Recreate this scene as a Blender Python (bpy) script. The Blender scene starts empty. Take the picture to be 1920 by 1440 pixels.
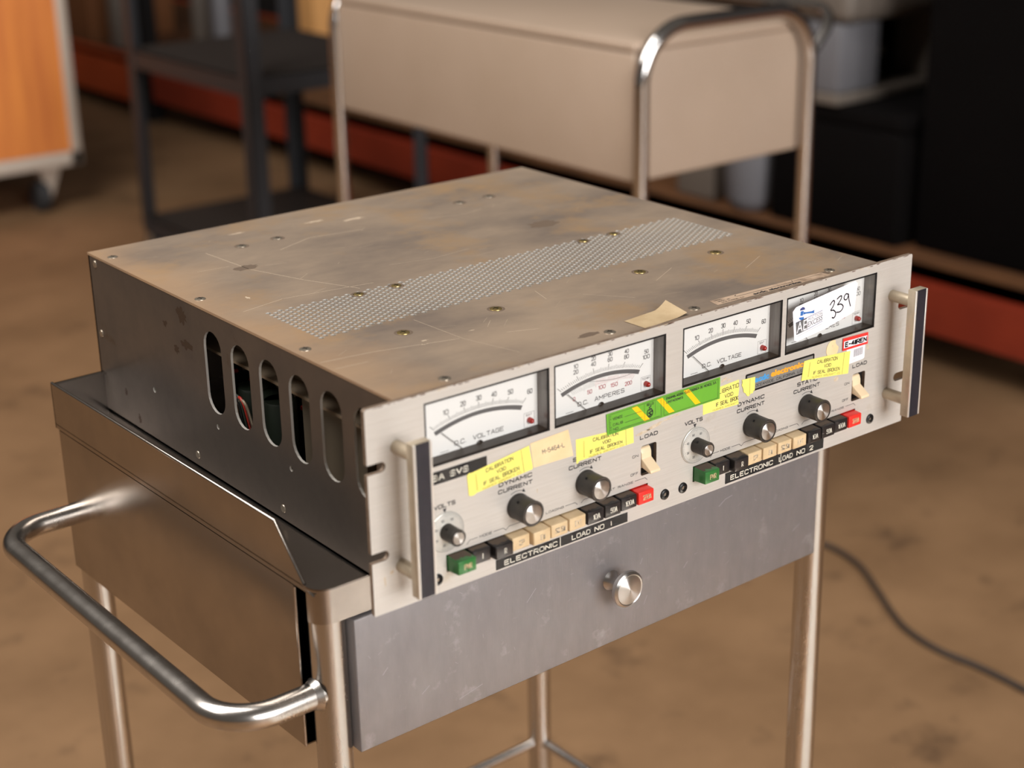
import bpy, bmesh, math, random
from mathutils import Vector, Matrix, Quaternion
from mathutils.geometry import tessellate_polygon
random.seed(7)
sc = bpy.context.scene
COL = sc.collection
PI = math.pi
G = 0.82                     # height of the instrument's bottom edge above the floor

# ---------------------------------------------------------------- camera
cam = bpy.data.cameras.new('camera')
co = bpy.data.objects.new('camera', cam); COL.objects.link(co)
Rv = Vector((0.7864, -0.6175, -0.0185)); Fv = Vector((0.5732, 0.7405, -0.3508)).normalized()
Rv = (Rv - Fv * Rv.dot(Fv)).normalized(); Uv = Rv.cross(Fv)
m = Matrix((Rv, Uv, -Fv)).transposed().to_4x4(); m.translation = Vector((-0.4603, -0.7326, 0.4694 + G))
co.matrix_world = m
cam.sensor_width = 36; cam.lens = 3054.28 / 1920 * 36; cam.clip_start = 0.05
cam.dof.use_dof = True; cam.dof.focus_distance = 1.13; cam.dof.aperture_fstop = 5.2
cam.dof.aperture_blades = 0
sc.camera = co
# ---------------------------------------------------------------- light, exposure
w = bpy.data.worlds.new('world'); sc.world = w; w.use_nodes = True
bg = w.node_tree.nodes['Background']; bg.inputs[0].default_value = (1.0, 0.88, 0.76, 1); bg.inputs[1].default_value = 0.10
def area(name, loc, target, sx, sy, power, col):
    l = bpy.data.lights.new(name, 'AREA'); l.shape = 'RECTANGLE'; l.size = sx; l.size_y = sy; l.energy = power; l.color = col
    o = bpy.data.objects.new(name, l); COL.objects.link(o); o.location = loc
    o.rotation_euler = (Vector(target) - Vector(loc)).to_track_quat('-Z', 'Y').to_euler()
    return o
# daylight falling in through the wide loading door in front of the instrument
area('door_daylight', (0.2, -6.8, 3.1), (0.6, 0.5, 0.8), 4.8, 3.4, 660, (1.0, 0.985, 0.97))
# narrow lamp for sun through the door, aimed at the added pale slab
sb = area('sunbeam', (0.5, -6.4, 6.0), (0.5, -1.05, 0.0), 0.9, 0.8, 125, (1.0, 0.98, 0.955)); sb.data.spread = math.radians(8)
area('overhead_fill', (-1.3, 1.3, 3.9), (0.1, 1.2, 0.5), 2.2, 3.0, 195, (1.0, 0.955, 0.90))  # fill lamp added overhead to brighten the top cover
vs = sc.view_settings
vs.view_transform = 'Standard'; vs.look = 'None'; vs.gamma = 1; vs.use_curve_mapping = False; vs.exposure = 0.0

# ---------------------------------------------------------------- materials
def srgb(r, g, b):
    f = lambda c: (c / 255 / 12.92) if c / 255 <= 0.04045 else ((c / 255 + 0.055) / 1.055) ** 2.4
    return (f(r), f(g), f(b), 1)
MATS = {}
def mat(name, col, rough=0.5, metal=0.0, mix=None, scale=20, stretch=(1, 1, 1), amt=0.5, bump=0.0, bscale=None, bstretch=None,
        rvar=0.0, detail=6, spots=None, spot_scale=8, spot_lo=0.6, spot_hi=0.7, coat=0.0, spec=0.5):
    m = bpy.data.materials.new(name); m.use_nodes = True; MATS[name] = m
    nt = m.node_tree; N = nt.nodes; L = nt.links; b = N['Principled BSDF']
    b.inputs['Roughness'].default_value = rough; b.inputs['Metallic'].default_value = metal
    b.inputs['Specular IOR Level'].default_value = spec
    b.inputs['Coat Weight'].default_value = coat
    b.inputs['Base Color'].default_value = col
    tc = N.new('ShaderNodeTexCoord')
    def noise(sc_, st, det=6, rg=0.6):
        mp = N.new('ShaderNodeMapping'); mp.inputs['Scale'].default_value = st; L.new(tc.outputs['Object'], mp.inputs[0])
        n = N.new('ShaderNodeTexNoise'); n.inputs['Scale'].default_value = sc_; n.inputs['Detail'].default_value = det
        n.inputs['Roughness'].default_value = rg
        L.new(mp.outputs[0], n.inputs['Vector']); return n
    last = None
    if mix is not None:
        n = noise(scale, stretch, detail)
        r = N.new('ShaderNodeValToRGB'); r.color_ramp.elements[0].position = 0.5 - 0.25 * (1 - amt) - 0.05; r.color_ramp.elements[1].position = 0.5 + 0.25 * (1 - amt) + 0.05
        r.color_ramp.elements[0].color = col; r.color_ramp.elements[1].color = mix
        L.new(n.outputs[0], r.inputs[0]); last = r.outputs[0]
        if rvar:
            mr = N.new('ShaderNodeMapRange'); mr.inputs[1].default_value = 0.3; mr.inputs[2].default_value = 0.7
            mr.inputs[3].default_value = rough - rvar; mr.inputs[4].default_value = rough + rvar
            L.new(n.outputs[0], mr.inputs[0]); L.new(mr.outputs[0], b.inputs['Roughness'])
    if spots is not None:
        n2 = noise(spot_scale, (1, 1, 1), 8, 0.65)
        r2 = N.new('ShaderNodeMapRange'); r2.inputs[1].default_value = spot_lo; r2.inputs[2].default_value = spot_hi; r2.clamp = True
        L.new(n2.outputs[0], r2.inputs[0])
        mx = N.new('ShaderNodeMix'); mx.data_type = 'RGBA'; L.new(r2.outputs[0], mx.inputs[0])
        if last is not None: L.new(last, mx.inputs[6])
        else: mx.inputs[6].default_value = col
        mx.inputs[7].default_value = spots; last = mx.outputs[2]
    if last is not None: L.new(last, b.inputs['Base Color'])
    if bump:
        n3 = noise(bscale or scale, bstretch or stretch, 4)
        bp = N.new('ShaderNodeBump'); bp.inputs['Strength'].default_value = bump; bp.inputs['Distance'].default_value = 0.001
        L.new(n3.outputs[0], bp.inputs['Height']); L.new(bp.outputs[0], b.inputs['Normal'])
    return m

# instrument
mat('panel_aluminium', srgb(212, 206, 199), 0.42, 0.3, mix=srgb(199, 192, 184), scale=24, stretch=(1, 1, 30), amt=0.1, bump=0.05, bscale=30, bstretch=(1, 1, 40), spots=srgb(186, 172, 150), spot_scale=30, spot_lo=0.62, spot_hi=0.8)
mat('panel_edge', srgb(150, 132, 116), 0.5, 0.4, mix=srgb(120, 100, 84), scale=200)
mat('cover_metal', srgb(178, 157, 136), 0.36, 0.3, mix=srgb(124, 111, 101), scale=7, stretch=(1, 1.8, 1), amt=0.45, rvar=0.08, spots=srgb(172, 140, 104), spot_scale=9, spot_lo=0.52, spot_hi=0.72, bump=0.05, bscale=60)
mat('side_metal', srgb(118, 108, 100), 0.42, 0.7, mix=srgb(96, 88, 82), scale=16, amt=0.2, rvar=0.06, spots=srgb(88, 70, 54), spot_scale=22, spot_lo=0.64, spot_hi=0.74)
mat('cut_metal', srgb(225, 220, 212), 0.35, 0.6)
mat('scratch_bright', srgb(206, 186, 162), 0.5, 0.3)
mat('stain_side', srgb(70, 54, 42), 0.6, 0.4)
mat('chip_brown', srgb(92, 62, 48), 0.7)
mat('stain_dark', srgb(104, 88, 74), 0.6, 0.1)
mat('residue', srgb(188, 166, 138), 0.8, 0.0, mix=srgb(208, 196, 178), scale=300, amt=0.6)
mat('ink_black', srgb(44, 42, 44), 0.6)
mat('ink_grey', srgb(96, 96, 98), 0.6)
mat('ink_red', srgb(196, 84, 96), 0.6)
mat('meter_white', srgb(246, 245, 242), 0.55, 0.0)
mat('meter_black', srgb(20, 19, 20), 0.35, spec=0.3)
mat('meter_smoke', srgb(92, 90, 90), 0.2, 0.0, mix=srgb(140, 138, 136), scale=120, stretch=(1, 1, 0.1), amt=0.6)
mat('led_red', srgb(170, 20, 22), 0.12, 0.0, coat=0.6)
mat('knob_black', srgb(40, 37, 35), 0.42, 0.0, mix=srgb(60, 54, 49), scale=90, amt=0.4)
mat('tape_black', srgb(26, 25, 26), 0.5, spec=0.2)
mat('tape_white', srgb(226, 220, 205), 0.6)
mat('plastic_tan', srgb(222, 196, 156), 0.4, 0.0, mix=srgb(200, 172, 132), scale=120, amt=0.3)
mat('plastic_ivory', srgb(236, 212, 176), 0.35)
mat('key_black', srgb(30, 30, 34), 0.3, 0.0, mix=srgb(44, 38, 34), scale=160, amt=0.3, spec=0.3)
mat('key_green', srgb(34, 108, 46), 0.3, 0.0, mix=srgb(48, 100, 50), scale=120, amt=0.3)
mat('key_red', srgb(232, 48, 40), 0.35)
mat('dust', srgb(88, 74, 62), 0.9)
mat('dial_clear', srgb(206, 202, 194), 0.25, 0.2)
mat('sticker_yellow', srgb(244, 232, 112), 0.55, 0.0, mix=srgb(238, 226, 118), scale=60)
mat('sticker_line', srgb(120, 110, 40), 0.6)
mat('label_tan', srgb(232, 198, 150), 0.6, 0.0, mix=srgb(238, 210, 166), scale=50)
mat('label_dull', srgb(176, 152, 130), 0.6, spots=srgb(130, 108, 90), spot_scale=60, spot_lo=.5)
mat('masking_tape', srgb(184, 162, 128), 0.6, 0.0, mix=srgb(170, 146, 112), scale=80)
mat('sticker_green', srgb(98, 164, 42), 0.5)
mat('sticker_green_edge', srgb(124, 176, 80), 0.5)
mat('stripe_yellow', srgb(252, 196, 0), 0.5)
mat('paper_white', srgb(248, 242, 248), 0.6)
mat('label_red', srgb(226, 50, 44), 0.5)
mat('barcode_grey', srgb(130, 130, 135), 0.6)
mat('blue_ink', srgb(44, 104, 176), 0.5)
mat('blue_dark', srgb(56, 66, 120), 0.5)
mat('name_grey', srgb(150, 150, 148), 0.4, 0.5)
mat('name_blue', srgb(60, 150, 215), 0.5)
mat('name_orange', srgb(252, 166, 40), 0.5)
mat('brass', srgb(206, 180, 120), 0.3, 0.9)
mat('handle_metal', srgb(196, 182, 160), 0.38, 0.5, mix=srgb(176, 162, 142), scale=60)
mat('handle_bright', srgb(236, 230, 222), 0.3, 0.6)
mat('handle_insert', srgb(26, 24, 32), 0.55, spec=0.2)
mat('dark_inside', srgb(40, 36, 33), 0.7)
mat('component_brown', srgb(120, 84, 52), 0.6, 0.0, mix=srgb(80, 60, 44), scale=60)
mat('component_grey', srgb(150, 134, 114), 0.5, 0.4)
mat('component_green', srgb(34, 42, 32), 0.5)
mat('component_red', srgb(180, 44, 30), 0.4)
mat('screw_steel', srgb(170, 158, 142), 0.35, 0.8)
# cart
mat('stainless', srgb(174, 166, 159), 0.24, 1.0, mix=srgb(158, 150, 143), scale=18, stretch=(1, 1, 1), rvar=0.03, bump=0.03, bscale=120)
mat('stainless_tube', srgb(206, 200, 194), 0.25, 1.0, mix=srgb(190, 184, 178), scale=40, stretch=(1, 1, 0.2), rvar=0.05, bump=0.03, bscale=150)
mat('stainless_drawer', srgb(132, 127, 127), 0.48, 0.4, mix=srgb(120, 115, 115), scale=26, stretch=(3, 1, 1), amt=0.1, bump=0.10, bscale=60, bstretch=(14, 1, 1), spots=srgb(166, 162, 162), spot_scale=40, spot_lo=0.58, spot_hi=0.8, rvar=0.05)
mat('drawer_scratch', srgb(158, 155, 157), 0.5, 0.3)
mat('chrome', srgb(214, 210, 208), 0.14, 1.0)
mat('knob_steel', srgb(210, 204, 196), 0.25, 1.0)
mat('caster_rubber', srgb(44, 44, 46), 0.7)
# surroundings
mat('tan_laminate', srgb(174, 153, 135), 0.5, 0.0, mix=srgb(168, 147, 128), scale=4)
mat('black_paint', srgb(38, 38, 41), 0.55)
mat('shelf_grey', srgb(44, 37, 33), 0.6)
mat('orange_paint', srgb(144, 50, 26), 0.55, 0.0, mix=srgb(128, 42, 22), scale=8)
mat('orange_lit', srgb(196, 84, 40), 0.5, 0.0, mix=srgb(180, 72, 32), scale=8)  # lighter copy of the rack orange; extra light on the left beams painted in
mat('orange_wood', srgb(240, 150, 72), 0.45, 0.0, mix=srgb(200, 112, 58), scale=5, stretch=(5, 1, 0.35), amt=0.3)
mat('white_frame', srgb(206, 192, 178), 0.45, 0.2)
mat('deck_wood', srgb(118, 76, 42), 0.75, 0.0, mix=srgb(90, 56, 30), scale=6, stretch=(4, 1, 1))
mat('dark_goods', srgb(12, 10, 10), 0.8, spec=0.05)
mat('dark_goods_grey', srgb(24, 22, 22), 0.8, spec=0.1)
mat('grey_white', srgb(104, 103, 107), 0.5)
mat('grey_beige', srgb(104, 95, 87), 0.5)
mat('cardboard', srgb(222, 164, 100), 0.8)
mat('cardboard_dark', srgb(112, 68, 34), 0.8)
mat('floor_concrete', srgb(146, 114, 83), 0.62, 0.0, mix=srgb(114, 86, 59), scale=3.0, amt=0.3, detail=10, spots=srgb(70, 52, 38), spot_scale=7, spot_lo=0.57, spot_hi=0.80, rvar=0.06, spec=0.3)
mat('pale_slab', srgb(214, 206, 196), 0.8, 0.0, mix=srgb(196, 188, 178), scale=3)
mat('wall_dark', srgb(38, 32, 30), 0.85, 0.0, mix=srgb(30, 26, 24), scale=3)
mat('cord_black', srgb(52, 42, 36), 0.6)
# clear cover of the meters
g = bpy.data.materials.new('meter_glass'); g.use_nodes = True; MATS['meter_glass'] = g
nt = g.node_tree; nt.nodes.clear()
o_ = nt.nodes.new('ShaderNodeOutputMaterial'); mx_ = nt.nodes.new('ShaderNodeMixShader'); t_ = nt.nodes.new('ShaderNodeBsdfTransparent'); gl_ = nt.nodes.new('ShaderNodeBsdfGlossy')
fr_ = nt.nodes.new('ShaderNodeMapRange'); lw_ = nt.nodes.new('ShaderNodeLayerWeight'); lw_.inputs[0].default_value = 0.2; nt.links.new(lw_.outputs['Facing'], fr_.inputs[0]); fr_.inputs[1].default_value = 0.0; fr_.inputs[2].default_value = 1.0; fr_.inputs[3].default_value = 0.02; fr_.inputs[4].default_value = 0.35
gl_.inputs['Roughness'].default_value = 0.04; t_.inputs[0].default_value = (0.97, 0.97, 0.97, 1)
nt.links.new(fr_.outputs[0], mx_.inputs[0]); nt.links.new(t_.outputs[0], mx_.inputs[1]); nt.links.new(gl_.outputs[0], mx_.inputs[2]); nt.links.new(mx_.outputs[0], o_.inputs[0])
# turned metal cap: radial brushing
def radial_metal(name):
    m = mat(name, srgb(222, 219, 216), 0.32, 1.0)
    nt = m.node_tree; N = nt.nodes; L = nt.links; b = N['Principled BSDF']
    b.inputs['Anisotropic'].default_value = 0.9; b.inputs['Anisotropic Rotation'].default_value = 0.25
    tg = N.new('ShaderNodeTangent'); tg.direction_type = 'RADIAL'; tg.axis = 'Y'
    L.new(tg.outputs[0], b.inputs['Tangent'])
radial_metal('cap_metal')

def edge_rust(m, tint, x0, x1):
    nt = m.node_tree; N = nt.nodes; L = nt.links; b = N['Principled BSDF']; src = b.inputs['Base Color'].links[0].from_socket
    tc = N.new('ShaderNodeTexCoord'); sp = N.new('ShaderNodeSeparateXYZ'); L.new(tc.outputs['Object'], sp.inputs[0])
    n = N.new('ShaderNodeTexNoise'); n.inputs['Scale'].default_value = 14; n.inputs['Detail'].default_value = 8; L.new(tc.outputs['Object'], n.inputs['Vector'])
    a = N.new('ShaderNodeMath'); a.operation = 'MULTIPLY_ADD'; L.new(n.outputs[0], a.inputs[0]); a.inputs[1].default_value = -0.12; L.new(sp.outputs[0], a.inputs[2])
    r = N.new('ShaderNodeMapRange'); L.new(a.outputs[0], r.inputs[0]); r.inputs[1].default_value = x1 - .06; r.inputs[2].default_value = x0 - .06; r.inputs[3].default_value = 0; r.inputs[4].default_value = 0.5
    mx = N.new('ShaderNodeMix'); mx.data_type = 'RGBA'; L.new(r.outputs[0], mx.inputs[0]); L.new(src, mx.inputs[6]); mx.inputs[7].default_value = tint; L.new(mx.outputs[2], b.inputs['Base Color'])
edge_rust(MATS['cover_metal'], srgb(196, 158, 120), .02, .08)

# ---------------------------------------------------------------- mesh helpers
MM = 0.001
class MB:
    """collects shapes into one mesh"""
    def __init__(s): s.v = []; s.f = []; s.fm = []; s.sm = []; s.mats = []
    def mi(s, name):
        if name not in s.mats: s.mats.append(name)
        return s.mats.index(name)
    def add(s, verts, faces, m, smooth=False):
        b = len(s.v); s.v += [tuple(v) for v in verts]; k = s.mi(m)
        for f in faces: s.f.append([b + i for i in f]); s.fm.append(k); s.sm.append(smooth)
    def box(s, x0, x1, y0, y1, z0, z1, m, bev=0.0, seg=2):
        if bev <= 0:
            vs_ = [(x, y, z) for z in (z0, z1) for y in (y0, y1) for x in (x0, x1)]
            s.add(vs_, [(0, 2, 3, 1), (4, 5, 7, 6), (0, 1, 5, 4), (2, 6, 7, 3), (0, 4, 6, 2), (1, 3, 7, 5)], m); return
        bm = bmesh.new(); bmesh.ops.create_cube(bm, size=1)
        for v in bm.verts: v.co = Vector(((x0 + x1) / 2 + v.co.x * (x1 - x0), (y0 + y1) / 2 + v.co.y * (y1 - y0), (z0 + z1) / 2 + v.co.z * (z1 - z0)))
        bmesh.ops.bevel(bm, geom=bm.edges[:] , offset=bev, segments=seg, affect='EDGES', profile=0.5)
        s.bm(bm, m, True)
    def bm(s, bm, m, smooth=False):
        bm.verts.ensure_lookup_table(); bm.verts.index_update()
        s.add([v.co[:] for v in bm.verts], [[v.index for v in f.verts] for f in bm.faces], m, smooth); bm.free()
    def frustum(s, base, top, m, bev=0.0):
        """two rectangles (4 points each) joined"""
        bm = bmesh.new(); vv = [bm.verts.new(p) for p in base + top]
        for f in ((3, 2, 1, 0), (4, 5, 6, 7), (0, 1, 5, 4), (1, 2, 6, 5), (2, 3, 7, 6), (3, 0, 4, 7)): bm.faces.new([vv[i] for i in f])
        bmesh.ops.recalc_face_normals(bm, faces=bm.faces[:])
        if bev: bmesh.ops.bevel(bm, geom=bm.edges[:], offset=bev, segments=3, affect='EDGES', profile=0.5)
        s.bm(bm, m, bool(bev))
    def tube(s, pts, r, m, n=20, caps=True, smooth=True):
        pts = [Vector(p) for p in pts]; R_ = r if isinstance(r, (list, tuple)) else [r] * len(pts)
        d = (pts[1] - pts[0]).normalized(); a = d.orthogonal().normalized(); vs_ = []; fs = []
        for i, p in enumerate(pts):
            if i == 0: t = (pts[1] - pts[0]).normalized()
            elif i == len(pts) - 1: t = (pts[-1] - pts[-2]).normalized()
            else: t = ((pts[i] - pts[i - 1]).normalized() + (pts[i + 1] - pts[i]).normalized()).normalized()
            a = (a - t * a.dot(t)).normalized(); b = t.cross(a)
            for k in range(n):
                q = 2 * PI * k / n; vs_.append(p + (a * math.cos(q) + b * math.sin(q)) * R_[i])
        for i in range(len(pts) - 1):
            for k in range(n): k2 = (k + 1) % n; fs.append((i * n + k, i * n + k2, (i + 1) * n + k2, (i + 1) * n + k))
        s.add(vs_, fs, m, smooth)
        if caps:
            s.add([vs_[k] for k in range(n)], [list(range(n))[::-1]], m); s.add([vs_[-n + k] for k in range(n)], [list(range(n))], m)
    def lathe(s, c, prof, m, axis=1, n=32, smooth=True, mats=None):
        """prof: (radius, distance along axis)"""
        vs_ = []; fs = []
        for r, h in prof:
            for k in range(n):
                q = 2 * PI * k / n; u, v = r * math.cos(q), r * math.sin(q)
                p = {0: (h, u, v), 1: (u, h, v), 2: (u, v, h)}[axis]; vs_.append((c[0] + p[0], c[1] + p[1], c[2] + p[2]))
        for i in range(len(prof) - 1):
            mm_ = mats[i] if mats else m
            f1 = []
            for k in range(n): k2 = (k + 1) % n; f1.append((i * n + k, i * n + k2, (i + 1) * n + k2, (i + 1) * n + k))
            b0 = i * n
            s.add(vs_[b0:b0 + 2 * n], [[j - b0 for j in f] for f in f1], mm_, smooth)
    def poly(s, outer, holes, fn, m, thick=None, m_side=None):
        """2-D polygon with holes, mapped by fn(u,v,w); thick -> second face at w=thick and side walls"""
        loops = [[Vector((p[0], p[1], 0)) for p in l] for l in [outer] + list(holes)]
        tri = tessellate_polygon(loops); flat = [p for l in loops for p in l]
        s.add([fn(p.x, p.y, 0) for p in flat], [tuple(t) for t in tri], m)
        if thick is not None:
            s.add([fn(p.x, p.y, thick) for p in flat], [tuple(reversed(t)) for t in tri], m)
            for l in loops:
                k = len(l); vv = [fn(p.x, p.y, 0) for p in l] + [fn(p.x, p.y, thick) for p in l]
                s.add(vv, [(i, (i + 1) % k, k + (i + 1) % k, k + i) for i in range(k)], m_side or m)
    def merge(s, o):
        b = len(s.v); s.v += o.v; k = [s.mi(n_) for n_ in o.mats]
        s.f += [[b + i for i in f] for f in o.f]; s.fm += [k[i] for i in o.fm]; s.sm += o.sm
    def build(s, name, parent=None, recalc=True):
        me = bpy.data.meshes.new(name); me.from_pydata(s.v, [], s.f)
        for n_ in s.mats: me.materials.append(MATS[n_])
        me.polygons.foreach_set('material_index', s.fm); me.polygons.foreach_set('use_smooth', s.sm); me.update()
        if recalc:
            bm = bmesh.new(); bm.from_mesh(me); bmesh.ops.remove_doubles(bm, verts=bm.verts[:], dist=1e-6)
            bmesh.ops.recalc_face_normals(bm, faces=bm.faces[:]); bm.to_mesh(me); bm.free()
            try: me.set_sharp_from_angle(angle=math.radians(38))
            except Exception: pass
        o = bpy.data.objects.new(name, me); COL.objects.link(o)
        if parent is not None: o.parent = parent
        return o
def thing(name, label, cat, loc=(0, 0, 0), rz=0, group=None):
    o = bpy.data.objects.new(name, None); COL.objects.link(o); o.location = loc; o.rotation_euler = (0, 0, rz); o.empty_display_size = 0.05
    o['label'] = label; o['category'] = cat
    if group: o['group'] = group
    return o
def tag(o, label, cat, group=None):
    o['label'] = label; o['category'] = cat
    if group: o['group'] = group
    return o
def fillet(pts, r, n=8):
    out = [Vector(pts[0])]
    for i in range(1, len(pts) - 1):
        p = Vector(pts[i]); a = (Vector(pts[i - 1]) - p).normalized(); b = (Vector(pts[i + 1]) - p).normalized()
        th = math.acos(max(-1, min(1, a.dot(b)))); rr = r[i - 1] if isinstance(r, (list, tuple)) else r
        d = rr / math.tan(th / 2); c = p + (a + b).normalized() * (rr / math.sin(th / 2))
        s0 = p + a * d - c; s1 = p + b * d - c; tot = s0.angle(s1)
        ax = s0.cross(s1).normalized()
        for k in range(n + 1): out.append(c + Quaternion(ax, tot * k / n) @ s0)
    out.append(Vector(pts[-1])); return out
def rrect(x0, x1, z0, z1, r, n=5):
    out = []
    for cx, cz, a0 in ((x1 - r, z1 - r, 0), (x0 + r, z1 - r, 90), (x0 + r, z0 + r, 180), (x1 - r, z0 + r, 270)):
        for k in range(n + 1): a = math.radians(a0 + 90 * k / n); out.append((cx + r * math.cos(a), cz + r * math.sin(a)))
    return out
def circ(cx, cz, r, n=20, a0=0, a1=360):
    full = abs(a1 - a0) >= 360
    return [(cx + r * math.cos(math.radians(a0 + (a1 - a0) * k / (n if full else n - 1))), cz + r * math.sin(math.radians(a0 + (a1 - a0) * k / (n if full else n - 1)))) for k in range(n)]
_tc = {}
def text_mesh(s, bold=0.0):
    key = (s, bold)
    if key in _tc: return _tc[key]
    cu = bpy.data.curves.new('t', 'FONT'); cu.body = s; cu.size = 1; cu.offset = bold; cu.resolution_u = 3
    o = bpy.data.objects.new('t', cu); COL.objects.link(o); bpy.context.view_layer.update()
    dg = bpy.context.evaluated_depsgraph_get(); me = o.evaluated_get(dg).to_mesh()
    v = [(p.co.x, p.co.y) for p in me.vertices]; f = [tuple(p.vertices) for p in me.polygons]
    o.evaluated_get(dg).to_mesh_clear(); bpy.data.objects.remove(o); bpy.data.curves.remove(cu)
    xs = [p[0] for p in v]; ys = [p[1] for p in v]
    x0, x1, y0, y1 = min(xs), max(xs), min(ys), max(ys)
    v = [((p[0] - x0) / (x1 - x0), (p[1] - y0) / max(1e-6, (y1 - y0))) for p in v]
    _tc[key] = (v, f); return _tc[key]
GL = {
 'A': [[(0,0),(.42,1),(.58,1),(1,0)],[(.16,.36),(.84,.36)]], 'B': [[(0,0),(0,1),(.8,1),(.95,.85),(.95,.65),(.8,.53),(0,.53)],[(.8,.53),(1,.38),(1,.15),(.82,0),(0,0)]],
 'C': [[(1,.8),(.85,1),(.15,1),(0,.85),(0,.15),(.15,0),(.85,0),(1,.2)]], 'D': [[(0,0),(0,1),(.62,1),(.9,.88),(1,.66),(1,.34),(.9,.12),(.62,0),(0,0)]], 'E': [[(.95,1),(0,1),(0,0),(.95,0)],[(0,.52),(.8,.52)]],
 'F': [[(.95,1),(0,1),(0,0)],[(0,.52),(.8,.52)]], 'G': [[(1,.8),(.85,1),(.15,1),(0,.85),(0,.15),(.15,0),(.85,0),(1,.15),(1,.48),(.55,.48)]], 'H': [[(0,0),(0,1)],[(1,0),(1,1)],[(0,.52),(1,.52)]],
 'I': [[(0,0),(0,1)]], 'J': [[(.9,1),(.9,.2),(.72,0),(.2,0),(0,.2),(0,.3)]], 'K': [[(0,0),(0,1)],[(.95,1),(0,.48),(1,0)]], 'L': [[(0,1),(0,0),(.92,0)]], 'M': [[(0,0),(0,1),(.5,.35),(1,1),(1,0)]],
 'N': [[(0,0),(0,1),(1,0),(1,1)]], 'O': [[(.15,0),(0,.15),(0,.85),(.15,1),(.85,1),(1,.85),(1,.15),(.85,0),(.15,0)]], 'P': [[(0,0),(0,1),(.82,1),(1,.85),(1,.58),(.82,.45),(0,.45)]],
 'Q': [[(.15,0),(0,.15),(0,.85),(.15,1),(.85,1),(1,.85),(1,.15),(.85,0),(.15,0)],[(.65,.25),(1.02,-.08)]], 'R': [[(0,0),(0,1),(.82,1),(1,.85),(1,.6),(.82,.46),(0,.46)],[(.5,.46),(1,0)]],
 'S': [[(.97,.82),(.82,1),(.16,1),(0,.86),(0,.67),(.14,.54),(.86,.46),(1,.33),(1,.14),(.84,0),(.15,0),(0,.18)]], 'T': [[(0,1),(1,1)],[(.5,1),(.5,0)]], 'U': [[(0,1),(0,.16),(.16,0),(.84,0),(1,.16),(1,1)]],
 'V': [[(0,1),(.5,0),(1,1)]], 'W': [[(0,1),(.25,0),(.5,.8),(.75,0),(1,1)]], 'X': [[(0,0),(1,1)],[(0,1),(1,0)]], 'Y': [[(0,1),(.5,.48),(1,1)],[(.5,.48),(.5,0)]], 'Z': [[(0,1),(1,1),(0,0),(1,0)]],
 '0': [[(.2,0),(0,.2),(0,.8),(.2,1),(.8,1),(1,.8),(1,.2),(.8,0),(.2,0)]], '1': [[(0,.8),(.3,1),(.3,0)]], '2': [[(0,.8),(.16,1),(.84,1),(1,.84),(1,.62),(0,0),(1,0)]],
 '3': [[(0,.85),(.18,1),(.82,1),(1,.85),(1,.65),(.8,.52),(.4,.52)],[(.8,.52),(1,.38),(1,.15),(.82,0),(.18,0),(0,.15)]], '4': [[(.75,0),(.75,1),(0,.3),(1,.3)]],
 '5': [[(.95,1),(.08,1),(.04,.55),(.8,.6),(1,.42),(1,.16),(.82,0),(.16,0),(0,.15)]], '6': [[(.9,.9),(.8,1),(.2,1),(0,.8),(0,.2),(.2,0),(.8,0),(1,.18),(1,.4),(.82,.56),(0,.56)]],
 '7': [[(0,1),(1,1),(.35,0)]], '8': [[(.2,.53),(.03,.66),(.03,.87),(.2,1),(.8,1),(.97,.87),(.97,.66),(.8,.53),(.2,.53),(0,.38),(0,.15),(.2,0),(.8,0),(1,.15),(1,.38),(.8,.53)]],
 '9': [[(.1,.1),(.2,0),(.8,0),(1,.2),(1,.8),(.8,1),(.2,1),(0,.82),(0,.6),(.18,.44),(1,.44)]], '-': [[(0,.45),(1,.45)]], '.': [[(0,0),(0,.09)]], ',': [[(.12,.1),(0,-.14)]] }
GW = {'I': .04, '1': .32, '.': .06, ',': .12, '-': .6, 'J': .9, 'M': 1.15, 'W': 1.2, ' ': .62}
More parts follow.
